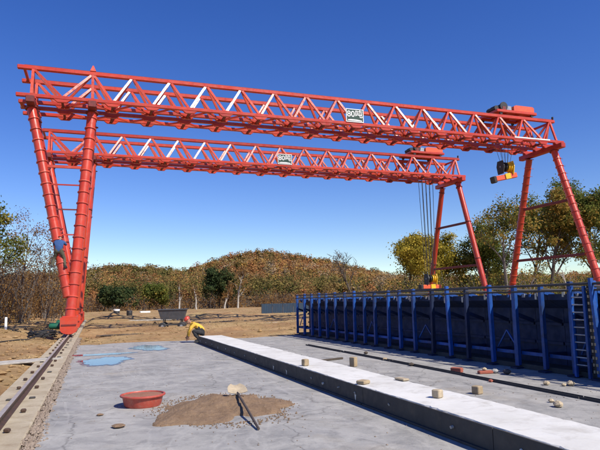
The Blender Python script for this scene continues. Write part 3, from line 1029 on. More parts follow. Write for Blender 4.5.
def hook_block(x, yc, zb, ztop, label, detailed, tilt=0.0, spread=0.45):
    t = thing('hook_block', label, 'hook block', (x, yc, zb))
    for i, (dx, dy) in enumerate([(dx, dy) for dx in (-spread, -spread / 3, spread / 3, spread) for dy in (-0.18, 0.18)]):
        b = dx * (0.55 if detailed else 0.75)
        MB().tube([(b, dy * 0.8, 1.55), (dx, dy * 1.6, ztop - zb)], 0.016 if detailed else 0.026, 6).build('wire_rope', M['black'], t)
    for sx in (-0.34, -0.12, 0.12, 0.34):
        sh = MB().tube([(sx - 0.06, 0, 1.25), (sx - 0.03, 0, 1.25), (sx + 0.03, 0, 1.25), (sx + 0.06, 0, 1.25)], [0.36, 0.32, 0.32, 0.36], 22)
        sh.build('sheave', M['yellow'] if sx > 0 else M['black'], t, True)
    for sx in (-0.46, 0.46):
        ck = MB().prism([(-0.30, 1.7), (-0.42, 1.3), (-0.3, 0.7), (0.3, 0.7), (0.42, 1.3), (0.30, 1.7)], 0, sx - 0.03, sx + 0.03)
        ck.build('cheek_plate', M['yellow'] if sx > 0 else M['black'], t)
    MB().tube([(-0.5, 0, 1.25), (0.5, 0, 1.25)], 0.06, 12).build('sheave_pin', M['galv'], t)
    bm = MB()
    bm.bbox((0, 0, 0.5), (2.0, 0.4, 0.38), 0, 0.04)
    lb = bm.build('lifting_beam', M['orange'], t)
    lb.rotation_euler = (0, math.radians(-tilt), 0)
    MB().bbox((-1.08, 0, 0.46), (0.3, 0.5, 0.5), 0, 0.05).build('beam_end_shackle', M['black'], lb)
    MB().bbox((0.1, -0.24, 0.52), (0.5, 0.06, 0.42), 0, 0.02).build('beam_clamp', M['yellow'], lb)
    return t


hook_block(28.65, 34.0, 9.75, 12.55, 'yellow and red hook block hanging high under the nearer crane', True, tilt=12, spread=0.55)
hook_block(29.4, 46.1, 1.95, 12.55, 'hook block on long dark ropes hanging from the farther crane', False, spread=0.6)

# ------------------------------------------------------------------ blue steel formwork
POST_Y = [24.83, 23.9, 22.95, 22.1, 21.25, 20.35, 19.45, 18.7, 17.9, 17.1, 16.2, 15.45, 14.62, 13.69, 12.86, 12.12, 11.18, 10.36, 9.54, 8.77, 8.2, 7.4, 6.6, 5.8]


def formwork():
    t = thing('steel_formwork', 'long blue steel girder formwork with upright ribs and top rails', 'formwork', (8.9, 15.0, 0))
    ox, oy = 8.9, 15.0

    def Q(x, y, z):
        return (x - ox, y - oy, z)
    g = random.Random(9)
    B, N = M['blue'], M['navy']
    for i, y in enumerate(POST_Y):
        tl = g.uniform(-0.03, 0.03)
        zt = 1.80 + g.uniform(-0.03, 0.05)
        w = g.choice((0.06, 0.07, 0.085))
        p = MB()
        # channel section rib: web towards the camera, two flanges
        p.bbox((0, 0, zt / 2 + 0.03), (0.09, w * 0.9, zt - 0.06), 0, 0.012)
        p.bbox((-0.052, 0, zt / 2 + 0.03), (0.014, w * 1.3, zt - 0.06), 0)
        o = p.build('rib', B if g.random() < 0.94 else N, t)
        o.location = Q(8.72, y, 0)
        o.rotation_euler = (tl, g.uniform(-0.01, 0.01), 0)
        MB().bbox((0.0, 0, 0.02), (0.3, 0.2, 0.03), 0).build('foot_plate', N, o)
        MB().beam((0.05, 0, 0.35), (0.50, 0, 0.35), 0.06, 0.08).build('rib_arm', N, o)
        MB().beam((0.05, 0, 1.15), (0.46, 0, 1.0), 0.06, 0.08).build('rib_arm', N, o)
        MB().beam((0.05, 0, 1.62), (0.30, 0, 1.56), 0.06, 0.07).build('rib_arm', B, o)
        # small bright clamp and tie rod at the top
        if g.random() < 0.8:
            MB().bbox((-0.02, 0.08 + g.uniform(0, 0.1), 1.52 + g.uniform(-0.05, 0.08)), (0.05, 0.05, 0.14), 0, 0.008).build('clamp', M['galv'], o)
        MB().tube([(-0.04, g.uniform(-0.03, 0.03), zt - 0.10), (0.9, 0, zt - 0.13)], 0.02, 6).build('tie_rod', M['edge'], o)
    ys = sorted(POST_Y)
    for i in range(len(ys) - 1):
        a, b = ys[i] + 0.006, ys[i + 1] - 0.006
        sec = [(9.26, 0.06), (9.26, 1.28), (8.90, 1.46), (8.86, 1.46), (8.86, 1.58), (8.90, 1.58), (8.90, 1.49), (9.30, 1.30), (9.30, 0.06)]
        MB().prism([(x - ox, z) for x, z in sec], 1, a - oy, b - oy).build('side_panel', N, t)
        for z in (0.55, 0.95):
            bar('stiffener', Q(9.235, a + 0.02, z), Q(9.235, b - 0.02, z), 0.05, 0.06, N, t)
        if i % 4 == 2 or i == 3:
            for s in (0, 1):
                y0, y1 = (a + 0.08, b - 0.08)
                ym = (y0 + y1) / 2
                bar('diagonal_brace', Q(8.79, y0 if s == 0 else y1, 0.42), Q(8.79, ym, 0.80), 0.03, 0.03, M['blue'], t)
        bar('bottom_rail', Q(8.80, a, 0.33), Q(8.80, b, 0.33), 0.04, 0.07, M['blue'], t)
        bar('base_sill', Q(9.0, a, 0.055), Q(9.0, b, 0.055), 0.5, 0.1, M['edge'], t)
        # upper form of the far side, its flange edge shows over the top
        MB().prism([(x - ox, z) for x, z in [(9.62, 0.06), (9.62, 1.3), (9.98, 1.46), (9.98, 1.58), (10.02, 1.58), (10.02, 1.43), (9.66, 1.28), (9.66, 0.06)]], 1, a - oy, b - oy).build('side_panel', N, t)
        for k in range(3):
            yk = a + (k + 0.5) * (b - a) / 3 + g.uniform(-0.08, 0.08)
            if g.random() < 0.7:
                MB().bbox(Q(8.845, yk, 1.56), (0.03, g.uniform(0.03, 0.09), g.uniform(0.05, 0.12)), 0).build('wedge', M['galv'] if g.random() < 0.45 else B, t)
    for (x, z, r, m) in ((8.63, 1.755, 0.022, M['edge']), (8.64, 1.64, 0.02, M['edge']), (9.75, 1.80, 0.022, M['edge'])):
        y = ys[0]
        while y < ys[-1] - 0.2:
            L = min(6.0, ys[-1] - y)
            bar('top_rail', Q(x, y, z), Q(x, y + L - 0.01, z + g.uniform(-0.012, 0.012)), r * 2, r * 2, m, t, 'pipe', 8)
            y += L
    # access ladder near the right edge
    for y in (8.66, 8.34):
        bar('ladder_stile', Q(8.60, y, 0.02), Q(8.62, y, 1.72), 0.05, 0.05, B, t)
    z = 0.25
    while z < 1.65:
        bar('ladder_rung', Q(8.61, 8.365, z), Q(8.61, 8.635, z), 0.026, 0.026, M['galv'], t, 'pipe', 8)
        z += 0.14
    # perforated strip beside the ladder
    p = MB()
    p.bbox(Q(8.68, 8.24, 0.88), (0.03, 0.16, 1.7), 0)
    ps = p.build('perforated_strip', M['edge'], t)
    for k in range(13):
        for s in (-0.035, 0.035):
            bar('strip_lug', Q(8.665, 8.24 + s, 0.15 + k * 0.125), Q(8.635, 8.24 + s, 0.15 + k * 0.125), 0.03, 0.05, M['stone'], t)
    # leaning prop, taller than the ribs, at the right edge
    bar('prop', Q(8.52, 7.98, 0.01), Q(8.62, 8.17, 1.86), 0.07, 0.06, B, t)
    # concrete between the two sides
    MB().box(Q(9.32, ys[0] + 0.05, 0.07), Q(9.60, ys[-1] - 0.05, 1.25)).build('poured_concrete', M['oldconc'], t)


formwork()

# ------------------------------------------------------------------ people


def skin_body(name, joints, bones, parent, mats, bone_mat, head=None):
    names = list(joints)
    me = bpy.data.meshes.new(name)
    me.from_pydata([joints[k][0] for k in names], [(names.index(a), names.index(b)) for a, b in bones], [])
    o = bpy.data.objects.new(name, me)
    COL.objects.link(o)
    md = o.modifiers.new('skin', 'SKIN')
    md.use_smooth_shade = True
    for i, k in enumerate(names):
        r = joints[k][1]
        sv = me.skin_vertices[0].data[i]
        sv.radius = r if isinstance(r, tuple) else (r, r)
        sv.use_root = (k == 'pelvis')
    ss = o.modifiers.new('sub', 'SUBSURF')
    ss.levels = ss.render_levels = 2
    bpy.context.view_layer.update()
    dg = bpy.context.evaluated_depsgraph_get()
    body = bpy.data.meshes.new_from_object(o.evaluated_get(dg))
    bpy.data.objects.remove(o)
    body.materials.clear()
    for m in mats:
        body.materials.append(m)
    from mathutils import noise as mn
    for v in body.vertices:
        q = v.co
        v.co = q + v.normal * (0.020 * mn.noise(q * 9.0) + 0.012 * mn.noise(q * 21.0))
    segs = [(Vector(joints[a][0]), Vector(joints[b][0]), bone_mat(a, b)) for a, b in bones]
    for p in body.polygons:
        c = p.center
        best, bi = 1e9, 0
        for a, b, mi in segs:
            ab = b - a
            tt = max(0, min(1, (c - a).dot(ab) / max(ab.length_squared, 1e-9)))
            dd = (c - (a + ab * tt)).length
            if dd < best:
                best, bi = dd, mi
        p.material_index = bi
        p.use_smooth = True
    r = bpy.data.objects.new(name, body)
    return link(r, parent)


def finger_joints(J, bones, side, wrist, hand_dir, palm_n):
    w, d, n = Vector(wrist), Vector(hand_dir).normalized(), Vector(palm_n).normalized()
    sd = d.cross(n).normalized()
    palm = w + d * 0.075
    J['palm' + side] = (palm, (0.038, 0.02))
    bones.append(('hand' + side, 'palm' + side))
    for i, (off, L) in enumerate(((-0.033, 0.065), (-0.011, 0.08), (0.011, 0.075), (0.033, 0.06))):
        k1, k2 = f'f{i}a{side}', f'f{i}b{side}'
        J[k1] = (palm + sd * off + d * 0.035, 0.010)
        J[k2] = (palm + sd * off + d * (0.03 + L * 0.7) + n * L * 0.45, 0.008)
        bones += [('palm' + side, k1), (k1, k2)]
    J['tha' + side] = (w + d * 0.04 - sd * 0.05, 0.011)
    J['thb' + side] = (w + d * 0.08 - sd * 0.065 + n * 0.02, 0.009)
    bones += [('hand' + side, 'tha' + side), ('tha' + side, 'thb' + side)]


def person(label, loc, rz, pose, top, trousers, helmet):
    """pose: joint positions in the person's own space, facing +x, left is +y"""
    t = thing('person', label, 'person', loc, rz=rz)
    p = pose
    J, bones = {}, []
    for k, r in (('pelvis', (0.18, 0.15)), ('belly', (0.18, 0.145)), ('chest', (0.20, 0.15)), ('neck', 0.058), ('skull', 0.062)):
        J[k] = (p[k], r)
    bones += [('pelvis', 'belly'), ('belly', 'chest'), ('chest', 'neck'), ('neck', 'skull')]
    for s in 'LR':
        for k, r in (('shoulder', 0.09), ('elbow', 0.062), ('hand', 0.04), ('hip', 0.12), ('knee', 0.088), ('ankle', 0.062), ('toe', 0.04)):
            J[k + s] = (p[k + s], r)
        bones += [('chest', 'shoulder' + s), ('shoulder' + s, 'elbow' + s), ('elbow' + s, 'hand' + s), ('pelvis', 'hip' + s), ('hip' + s, 'knee' + s), ('knee' + s, 'ankle' + s), ('ankle' + s, 'toe' + s)]
        hd = Vector(p['hand' + s]) - Vector(p['elbow' + s])
        finger_joints(J, bones, s, p['hand' + s], hd, p.get('palm_n', (0.3, 0, -1)))

    def bm(a, b):
        if a == 'neck' or b[:3] in ('pal', 'tha', 'thb') or b[0] == 'f' or a[:2] == 'th':
            return 2
        if a[:4] == 'elbo':
            return 0
        if a == 'pelvis' and b in ('hipL', 'hipR'):
            return 1
        if a[:4] in ('hipL', 'hipR', 'knee'):
            return 1
        if a[:4] == 'ankl':
            return 3
        return 0
    skin_body('body', J, bones, t, [top, trousers, M['skin'], M['black']], bm)
    # head: skull, jaw, nose and ears in one mesh, turned where the person looks
    c = Vector(p['head'])
    look = Vector(p.get('look', (1, 0, -0.2))).normalized()
    sidev = Vector((0, 0, 1)).cross(look).normalized()
    upv = look.cross(sidev)
    Rm = Matrix((look, sidev, upv)).transposed()
    h = MB()
    prof = [(-0.125, 0.035, 0.03), (-0.11, 0.052, 0.025), (-0.07, 0.066, 0.012), (-0.02, 0.074, 0.0), (0.03, 0.077, -0.006), (0.07, 0.07, -0.01), (0.10, 0.048, -0.012), (0.115, 0.015, -0.012)]
    rings = []
    for z, r, f in prof:
        rings.append([tuple(c + Rm @ Vector((f + r * 1.25 * math.cos(2 * math.pi * i / 16), r * math.sin(2 * math.pi * i / 16), z))) for i in range(16)])
    h.rings(rings)
    h.tube([tuple(c + Rm @ Vector(q)) for q in ((0.085, 0, 0.02), (0.105, 0, -0.03), (0.088, 0, -0.04))], [0.006, 0.016, 0.012], 8)
    for s in (-1, 1):
        h.tube([tuple(c + Rm @ Vector((0.0, s * q, 0.0))) for q in (0.066, 0.088)], [0.03, 0.02], 8)
        h.tube([tuple(c + Rm @ Vector((q, s * 0.032, 0.008))) for q in (0.082, 0.092)], [0.012, 0.006], 8, 1)
    h.tube([tuple(c + Rm @ Vector((0.082, q, -0.068))) for q in (-0.026, 0.026)], [0.009, 0.009], 6, 2)
    h.build('head', [M['skin'], M['black'], M['brick']], t, True)
    hm = MB()
    rr = []
    for z, r in ((0.035, 0.125), (0.04, 0.108), (0.075, 0.106), (0.115, 0.094), (0.145, 0.066), (0.158, 0.02)):
        rr.append([tuple(c + Rm @ Vector(((r * 1.15 + (0.035 if z < 0.038 and math.cos(2 * math.pi * i / 18) > 0.4 else 0)) * math.cos(2 * math.pi * i / 18) - 0.008, r * math.sin(2 * math.pi * i / 18), z))) for i in range(18)])
    hm.rings(rr)
    hm.build('helmet', helmet, t, True)
    for s in 'LR':
        a, b = Vector(p['ankle' + s]), Vector(p['toe' + s])
        d = (b - a)
        d.z = 0
        d = d.normalized() if d.length > 0.01 else Vector((1, 0, 0))
        zf = min(a.z - 0.09, b.z - 0.045)
        sh = MB()
        rings = []
        sd = Vector((-d.y, d.x, 0))
        for x, w, hgt in ((-0.07, 0.032, 0.07), (-0.05, 0.044, 0.11), (0.02, 0.046, 0.12), (0.10, 0.05, 0.08), (0.17, 0.047, 0.06), (0.205, 0.028, 0.045)):
            q = Vector((a.x, a.y, zf)) + d * x
            rings.append([tuple(q + sd * (w * cx) + Vector((0, 0, hgt * cz))) for cx, cz in ((-1, 0), (1, 0), (1, 0.45), (0.6, 1), (-0.6, 1), (-1, 0.45))])
        sh.rings(rings)
        sh.build('boot', M['black'], t, True)
    return t


squat = dict(pelvis=(-0.26, 0, 0.38), belly=(-0.13, 0, 0.54), chest=(0.11, 0, 0.68), neck=(0.27, 0, 0.76), skull=(0.34, 0, 0.82), head=(0.39, 0, 0.87), look=(0.8, 0.1, -0.6),
             hipL=(-0.22, 0.11, 0.36), hipR=(-0.22, -0.11, 0.36), kneeL=(0.20, 0.21, 0.46), kneeR=(0.17, -0.21, 0.43), ankleL=(-0.06, 0.17, 0.10), ankleR=(-0.09, -0.17, 0.10), toeL=(0.11, 0.19, 0.05), toeR=(0.08, -0.19, 0.05),
             shoulderL=(0.14, 0.20, 0.72), shoulderR=(0.14, -0.20, 0.72), elbowL=(0.30, 0.27, 0.50), elbowR=(0.30, -0.25, 0.50), handL=(0.36, 0.13, 0.26), handR=(0.38, -0.11, 0.24))
person('worker in yellow top, red helmet and black trousers squatting at the white bed end', (3.86, 23.05, 0.0), math.radians(172), squat, M['vest'], M['darkcloth'], M['helmetred'])

climb = dict(pelvis=(-0.02, 0, 0.86), belly=(0.0, 0, 1.04), chest=(0.06, 0, 1.27), neck=(0.14, 0, 1.42), skull=(0.20, 0, 1.49), head=(0.24, 0, 1.54), look=(0.9, 0.1, -0.45),
             hipL=(0.0, 0.10, 0.84), hipR=(0.0, -0.10, 0.84), kneeL=(0.16, 0.24, 0.50), kneeR=(0.12, -0.25, 0.46), ankleL=(-0.04, 0.30, 0.14), ankleR=(-0.06, -0.32, 0.10), toeL=(0.10, 0.34, 0.08), toeR=(0.08, -0.36, 0.05),
             shoulderL=(0.08, 0.20, 1.32), shoulderR=(0.08, -0.20, 1.32), elbowL=(0.26, 0.30, 1.16), elbowR=(0.26, -0.30, 1.18), handL=(0.44, 0.20, 1.32), handR=(0.44, -0.20, 1.34), palm_n=(0.2, 0, -1))
person('worker in blue shirt and olive trousers clinging to the ringed leg of the nearer crane', (-1.78, 31.28, 3.45), math.radians(84), climb, M['blueshirt'], M['camo'], M['helmetred'])

# ------------------------------------------------------------------ things on the slab
tb = thing('rubber_tub', 'round red rubber tub standing on the slab beside the sand heap', 'tub', (0.74, 9.55, 0.0))
tb.scale = (1, 1, 0.82)
MB().lathe((0, 0, 0), [(0.27, 0.002), (0.285, 0.03), (0.31, 0.17), (0.315, 0.185)], 40).build('tub_wall', M['tub'], tb, True)
MB().lathe((0, 0, 0), [(0.315, 0.1855), (0.345, 0.19), (0.35, 0.205), (0.345, 0.22), (0.32, 0.225), (0.312, 0.21), (0.311, 0.195)], 40, cap=False).build('rim', M['tub'], tb, True)
fill = MB()
rs = []
for r, z in ((0.312, 0.196), (0.25, 0.206), (0.14, 0.216), (0.03, 0.219)):
    rs.append([(r * math.cos(2 * math.pi * i / 28), r * math.sin(2 * math.pi * i / 28), z + 0.006 * math.sin(i * 2.7 + r * 30)) for i in range(28)])
fill.rings(rs).build('sand_filling', worn('reddish_sand', (0.34, 0.15, 0.09), (0.28, 0.13, 0.08), 0.95, 9, bump_amt=0.7, bump_d=0.02), tb, True)


def sand_heap():
    nx, ny = 150, 130
    X, Y = np.meshgrid(np.linspace(-1.15, 1.15, nx), np.linspace(-1.45, 1.45, ny))
    a = np.arctan2(Y / 1.15, X / 0.86)
    r = np.hypot(X / 0.86, Y / 1.15) / (1 + 0.16 * np.sin(2 * a + 0.6) + 0.12 * np.sin(3 * a + 2) + 0.08 * np.sin(7 * a) + 0.05 * np.sin(13 * a + 1))
    h = 0.15 * np.clip(1 - r ** 1.3, 0, 1) ** 0.9
    h = h * (1 + 0.55 * fbm(X, Y, 40, 3, 3.4)) + 0.013 * fbm(X, Y, 41, 3, 14.0) * (r < 1)
    h += 0.012 * (np.random.default_rng(2).uniform(size=X.shape) ** 3) * (r < 1.0)
    Z = np.where(r < 1.0, np.maximum(h, -0.01) + 0.002, -0.02)
    me = grid_mesh('sand_heap', X, Y, Z, M['sand'])
    o = link(bpy.data.objects.new('sand_heap', me))
    o.location = (1.85, 8.75, 0)
    o.rotation_euler = (0, 0, math.radians(-14))
    tag(o, 'low spread heap of brown sand on the concrete slab', 'sand heap')
    n = 700
    an = rng.uniform(0, 6.28, n)
    rr = 0.95 + np.abs(rng.normal(0, 0.16, n))
    x = 1.85 + rr * 0.86 * np.cos(an)
    y = 8.75 + rr * 1.15 * np.sin(an)
    stones('sand_crumbs', np.stack([x, y, np.full(n, 0.006)], 1), rng.uniform(0.005, 0.02, n), M['sand'], 12, 'crumbs of brown sand spilt round the heap', 'sand')


sand_heap()
sv = thing('shovel', 'shovel with pale blade stuck in the sand heap, its dark handle on the slab', 'shovel', (2.0, 8.5, 0.0))
bl = MB()
rows = []
for k in range(7):
    u = k / 6
    w = 0.15 * (1 - 0.55 * u ** 3)
    rows.append([(w * s, 0.30 * u, 0.03 * s * s - 0.03 * u * u) for s in (-1, -0.6, 0, 0.6, 1)])
vs = [p for r in rows for p in r] + [(x, y, z - 0.006) for r in rows for x, y, z in r]
fs = []
for k in range(6):
    for i in range(4):
        q = (k * 5 + i, k * 5 + i + 1, k * 5 + 6 + i, k * 5 + 5 + i)
        fs += [q, tuple(35 + j for j in q[::-1])]
bl.add(vs, fs)
P0, P1 = Vector((0.09, 0.30, 0.19)), Vector((-0.06, -1.42, 0.022))
blade = bl.build('blade', M['stone'], sv, True)
dv = (P0 - P1).normalized()
ang = math.atan2(-dv.x, dv.y)
blade.location = P0
blade.rotation_euler = (math.radians(22), 0, ang)
MB().tube([P0 + dv * 0.05, P0 - dv * 0.12], [0.016, 0.022], 10).build('socket', M['black'], sv, True)
MB().tube([P0 - dv * 0.10, P0.lerp(P1, 0.5) + Vector((0, 0, 0.006)), P1], [0.019, 0.018, 0.017], 10).build('handle', worn('dark_handle_wood', (0.06, 0.045, 0.035), (0.1, 0.07, 0.05), 0.7, 8), sv, True)


def block(name, label, cat, loc, size, rz, mat, group=None, z=0.0, bev=0.012):
    p = MB().bbox((0, 0, size[2] / 2), size, 0, bev)
    o = p.build(name, mat)
    o.location = (loc[0], loc[1], z)
    o.rotation_euler = (0, 0, rz)
    return tag(o, label, cat, group)


ZB = 0.2745
G1 = 'offcut blocks on and beside the white bed'
block('wooden_block', 'small squared grey block on the bed edge, farthest of the blocks along the bed', 'block', (4.0, 11.0), (0.11, 0.13, 0.13), 0.2, M['wood'], G1, ZB)
block('wooden_block', 'upright block standing on the slab just behind the far half of the white bed', 'block', (5.75, 12.5), (0.13, 0.15, 0.22), 0.5, M['wood'], G1, 0.001)
block('wooden_block', 'flat mossy brown block lying across the dark bed edge at mid length', 'block', (3.95, 8.25), (0.17, 0.16, 0.055), 0.5, M['wood'], G1, ZB)
block('wooden_block', 'thin yellowish block lying on the back edge of the white bed', 'block', (4.66, 8.3), (0.12, 0.26, 0.035), 0.1, M['stone'], G1, ZB)
block('wooden_block', 'squared sandy block standing mid bed, nearest of the cubes on it', 'block', (4.27, 6.68), (0.105, 0.12, 0.105), 0.35, M['stone'], G1, ZB)
block('wooden_block', 'sandy cube standing on slab right behind the near part of the bed', 'block', (5.9, 8.05), (0.13, 0.14, 0.13), 0.3, M['wood'], G1, 0.001)
bd = block('timber_board', 'thin dark timber lath lying on the slab behind the bed', 'board', (5.5, 13.9), (1.5, 0.07, 0.05), 0.35, M['bark'], None, 0.001)
block('brick', 'red brick on the slab against the dark steel channel', 'brick', (7.18, 10.45), (0.12, 0.24, 0.10), 0.5, M['brick'], None, 0.001)
block('brick', 'red brick fragment lying on the slab close under the formwork ribs', 'brick', (7.55, 10.0), (0.3, 0.12, 0.06), -0.2, M['brick'], None, 0.001)


def rock(name, label, cat, loc, r, seed, mat, group=None, sq=0.6):
    g = np.random.default_rng(seed)
    n, k = 9, 5
    rs = []
    for j in range(k):
        v = math.pi * (j + 0.5) / k
        rs.append([(r * math.sin(v) * math.cos(2 * math.pi * i / n) * g.uniform(0.8, 1.2), r * math.sin(v) * math.sin(2 * math.pi * i / n) * g.uniform(0.8, 1.2), r * sq * (1 - math.cos(v)) * g.uniform(0.9, 1.1)) for i in range(n)])
    o = MB().rings(rs).build(name, mat)
    o.location = loc
    return tag(o, label, cat, group)


GR = 'lumps of rubble along the formwork'
for i, (x, y, r, lab, m) in enumerate([
    (7.50, 8.25, 0.085, 'pale yellow stone, left one of the pair by the ladder foot', 'stone'), (7.80, 8.0, 0.10, 'pale yellow stone, right one of the pair by the ladder foot', 'stone'),
    (7.66, 8.02, 0.06, 'small yellow stone between the pale pair by the ladder foot', 'stone'), (6.2, 6.62, 0.10, 'sandy lump on the slab right beside the near bed edge', 'stone'),
    (6.38, 6.95, 0.06, 'little sandy lump just behind the one beside the bed', 'stone'), (7.85, 9.7, 0.12, 'dark grey rubble lump in the formwork shadow', 'edge'),
    (7.75, 9.95, 0.10, 'grey concrete lump leaning by the dark rubble near the formwork', 'oldconc'), (7.55, 10.02, 0.07, 'pale lump lying on the red brick fragment', 'stone'),
    (6.95, 11.9, 0.09, 'dark brown lump on the steel channel left of the red brick', 'bark'), (7.3, 15.0, 0.09, 'dark lump near the far half of the formwork', 'bark'),
    (7.0, 13.3, 0.08, 'pale brown lump on the steel channel behind the upright block', 'wood'), (6.9, 9.0, 0.06, 'small reddish lump on the steel channel', 'brick'),
]):
    rock('rubble_lump', lab, 'rubble', (x, y, 0.062 if 'lying on the red' in lab else 0.001), r * 0.72, 50 + i, M[m], GR)
rock('rubble_lump', 'small brown clod lying alone on the slab left of the tub', 'rubble', (0.1, 9.0, 0.001), 0.05, 90, M['sand'], GR, 0.3)
rock('rubble_lump', 'flat brown smear of sand near the left slab edge in front of the tub', 'rubble', (0.32, 8.05, 0.001), 0.09, 91, M['sand'], GR, 0.25)

# ------------------------------------------------------------------ things on the bare ground


def gz(x, y):
    return float(ground_z(np.array([x]), np.array([y]))[0])


# steel skip cart
ct = thing('skip_cart', 'dark steel tipping skip on a wheeled frame standing on the bare earth', 'cart', (5.0, 39.8, gz(5, 39.8) - 0.02), rz=math.radians(-14))
sk = MB()


def rect(x0, x1, y0, y1, z):
    return [(x0, y0, z), (x1, y0, z), (x1, y1, z), (x0, y1, z)]


sk.rings([rect(-0.74, 0.74, -0.48, 0.48, 0.72), rect(-0.92, 0.92, -0.62, 0.62, 1.36), rect(-0.88, 0.88, -0.58, 0.58, 1.36), rect(-0.70, 0.70, -0.45, 0.45, 0.76)])
sk.build('skip', M['cartmetal'], ct)
rim = MB()
for lo, hi in (((-0.97, -0.67, 1.345), (0.97, -0.621, 1.40)), ((-0.97, 0.621, 1.345), (0.97, 0.67, 1.40)), ((-0.97, -0.62, 1.345), (-0.921, 0.62, 1.40)), ((0.921, -0.62, 1.345), (0.97, 0.62, 1.40))):
    rim.box(lo, hi)
rim.build('rim', M['cartmetal'], ct)
fr = MB()
for y in (-0.4, 0.4):
    fr.beam((-0.85, y, 0.36), (0.85, y, 0.36), 0.08, 0.1)
    for x in (-0.6, 0.6):
        fr.beam((x, y, 0.40), (x * 0.9, y, 0.86), 0.07, 0.07)
for x in (-0.7, 0.7):
    fr.beam((x, -0.44, 0.33), (x, 0.44, 0.33), 0.08, 0.06)
fr.build('frame', M['edge'], ct)
for x in (-0.62, 0.62):
    for y in (-0.55, 0.55):
        w = MB().tube([(x, y - 0.06, 0.26), (x, y - 0.04, 0.26), (x, y + 0.04, 0.26), (x, y + 0.06, 0.26)], [0.22, 0.26, 0.26, 0.22], 20)
        wo = w.build('wheel', M['black'], ct, True)
        MB().tube([(x, y - 0.062 if y < 0 else y + 0.062, 0.26), (x, y - 0.075 if y < 0 else y + 0.075, 0.26)], 0.1, 12).build('hub', M['galv'], wo, True)
MB().tube([(0.9, 0.1, 0.36), (1.5, 0.1, 0.62), (1.62, 0.1, 0.6)], 0.03, 8).build('drawbar', M['edge'], ct, True)

for i, (x, y, lab) in enumerate(((2.25, 66.5, 'dark drum with a pale lid far behind, left one of two'), (3.75, 69.0, 'dark squat drum far behind, right one of two'))):
    d = thing('steel_drum', lab, 'drum', (x, y, gz(x, y) - 0.02), 'drums on the far ground')
    h = 0.85 if i == 0 else 0.8
    MB().lathe((0, 0, 0), [(0.30, 0), (0.32, 0.03), (0.32, h * 0.33), (0.335, h * 0.345), (0.32, h * 0.36), (0.32, h * 0.66), (0.335, h * 0.675), (0.32, h * 0.69), (0.32, h - 0.03), (0.30, h)], 20).build('drum_shell', M['black'], d, True)
    MB().lathe((0, 0, 0), [(0.34, h + 0.001), (0.35, h + 0.16 - 0.12 * i), (0.30, h + 0.19 - 0.13 * i)], 20).build('drum_lid', M['signwhite'] if i == 0 else M['cartmetal'], d, True)
block('white_panel', 'small white sheet lying far back on the bare ground below the wood', 'sheet', (7.3, 92.0), (1.5, 0.8, 0.45), 0.1, M['signwhite'], None, gz(7.3, 92) - 0.03, 0.05)


def board_stack(label, x, y, n, L, rz, mat, seed):
    g = random.Random(seed)
    t = thing('timber_pile', label, 'timber', (x, y, gz(x, y) - 0.02), None, rz)
    for k in range(n):
        b = MB().bbox((g.uniform(-0.25, 0.25), (k % 4 - 1.5) * 0.22 + g.uniform(-0.03, 0.03), 0.035 + (k // 4) * 0.055), (L * g.uniform(0.75, 1.05), 0.17, 0.045), 0, 0.006).build('board', mat, t)
        b.rotation_euler = (0, 0, g.uniform(-0.07, 0.07))
    return t


board_stack('pale weathered boards lying left of the dark skip cart', 4.6, 54.0, 8, 5.0, 0.06, M['greywood'], 3)
board_stack('grey boards lying on bare ground right of the squatting worker', 9.6, 37.6, 6, 4.5, -0.05, M['greywood'], 4)
board_stack('grey boards flat on the earth left of the rail footing', -2.15, 18.3, 4, 2.2, 0.32, M['greywood'], 5)
board_stack('low dark timber lying beyond the slab end near the left crane foot', 1.4, 33.6, 4, 2.4, 0.0, M['bark'], 6)

st = block('wooden_stake', 'short white painted stake in the ground at the left edge', 'stake', (-5.0, 38.5), (0.14, 0.1, 0.95), 0.2, M['signwhite'], None, gz(-5, 38.5) - 0.1, 0.02)

# black cable heap by the crane foot
cb = MB()
pts = []
for k in range(150):
    a = k * 0.22
    pts.append((-2.35 + (0.55 + 0.07 * math.sin(k * 0.9)) * math.cos(a) + 0.05 * math.sin(k), 30.3 + 0.5 * math.sin(a), 0.06 + 0.0022 * k + 0.02 * math.sin(k * 1.7)))
for k in range(1, 22):
    pts.append((-1.8 - 0.11 * k, 30.2 - 0.14 * k + 0.15 * math.sin(k * 0.6), max(0.38 - 0.04 * k, 0.0) + gz(-1.8 - 0.11 * k, 30.2 - 0.14 * k) + 0.03))
zc = gz(-2.35, 30.3)
pts = [(x, y, z + (zc if i < 150 else 0)) for i, (x, y, z) in enumerate(pts)]
o = cb.tube(pts, 0.028, 6).build('power_cable', M['black'], None, True)
tag(o, 'coil of thick black power cable heaped beside the left crane foot', 'cable')

# low blue fence far behind
fn = thing('site_fence', 'low blue corrugated metal fence far behind at the foot of the wood', 'fence', (22.0, 66.0, gz(22, 66) - 0.05), rz=math.radians(2))
for k in range(2, 9):
    p = MB()
    w = 1.3
    poly = []
    for i in range(13):
        poly.append((-w / 2 + w * i / 12, -0.02 + (0.03 if i % 2 else 0)))
    poly += [(x, y + 0.004) for x, y in poly[::-1]]
    p.prism(poly, 2, 0.08, 1.3)
    o = p.build('fence_panel', worn('blue_sheet', (0.015, 0.045, 0.085), (0.02, 0.035, 0.06), 0.6, 2, (0.06, 0.05, 0.04), 0.6) if k == 2 else bpy.data.materials['blue_sheet'], fn)
    o.location = (-5.4 + k * 1.34, 0, 0)
    if k < 9:
        MB().box((-5.4 + k * 1.34 - 0.69, 0.03, 0), (-5.4 + k * 1.34 - 0.65, 0.07, 1.55)).build('fence_post', M['edge'], fn)

# ------------------------------------------------------------------ trees


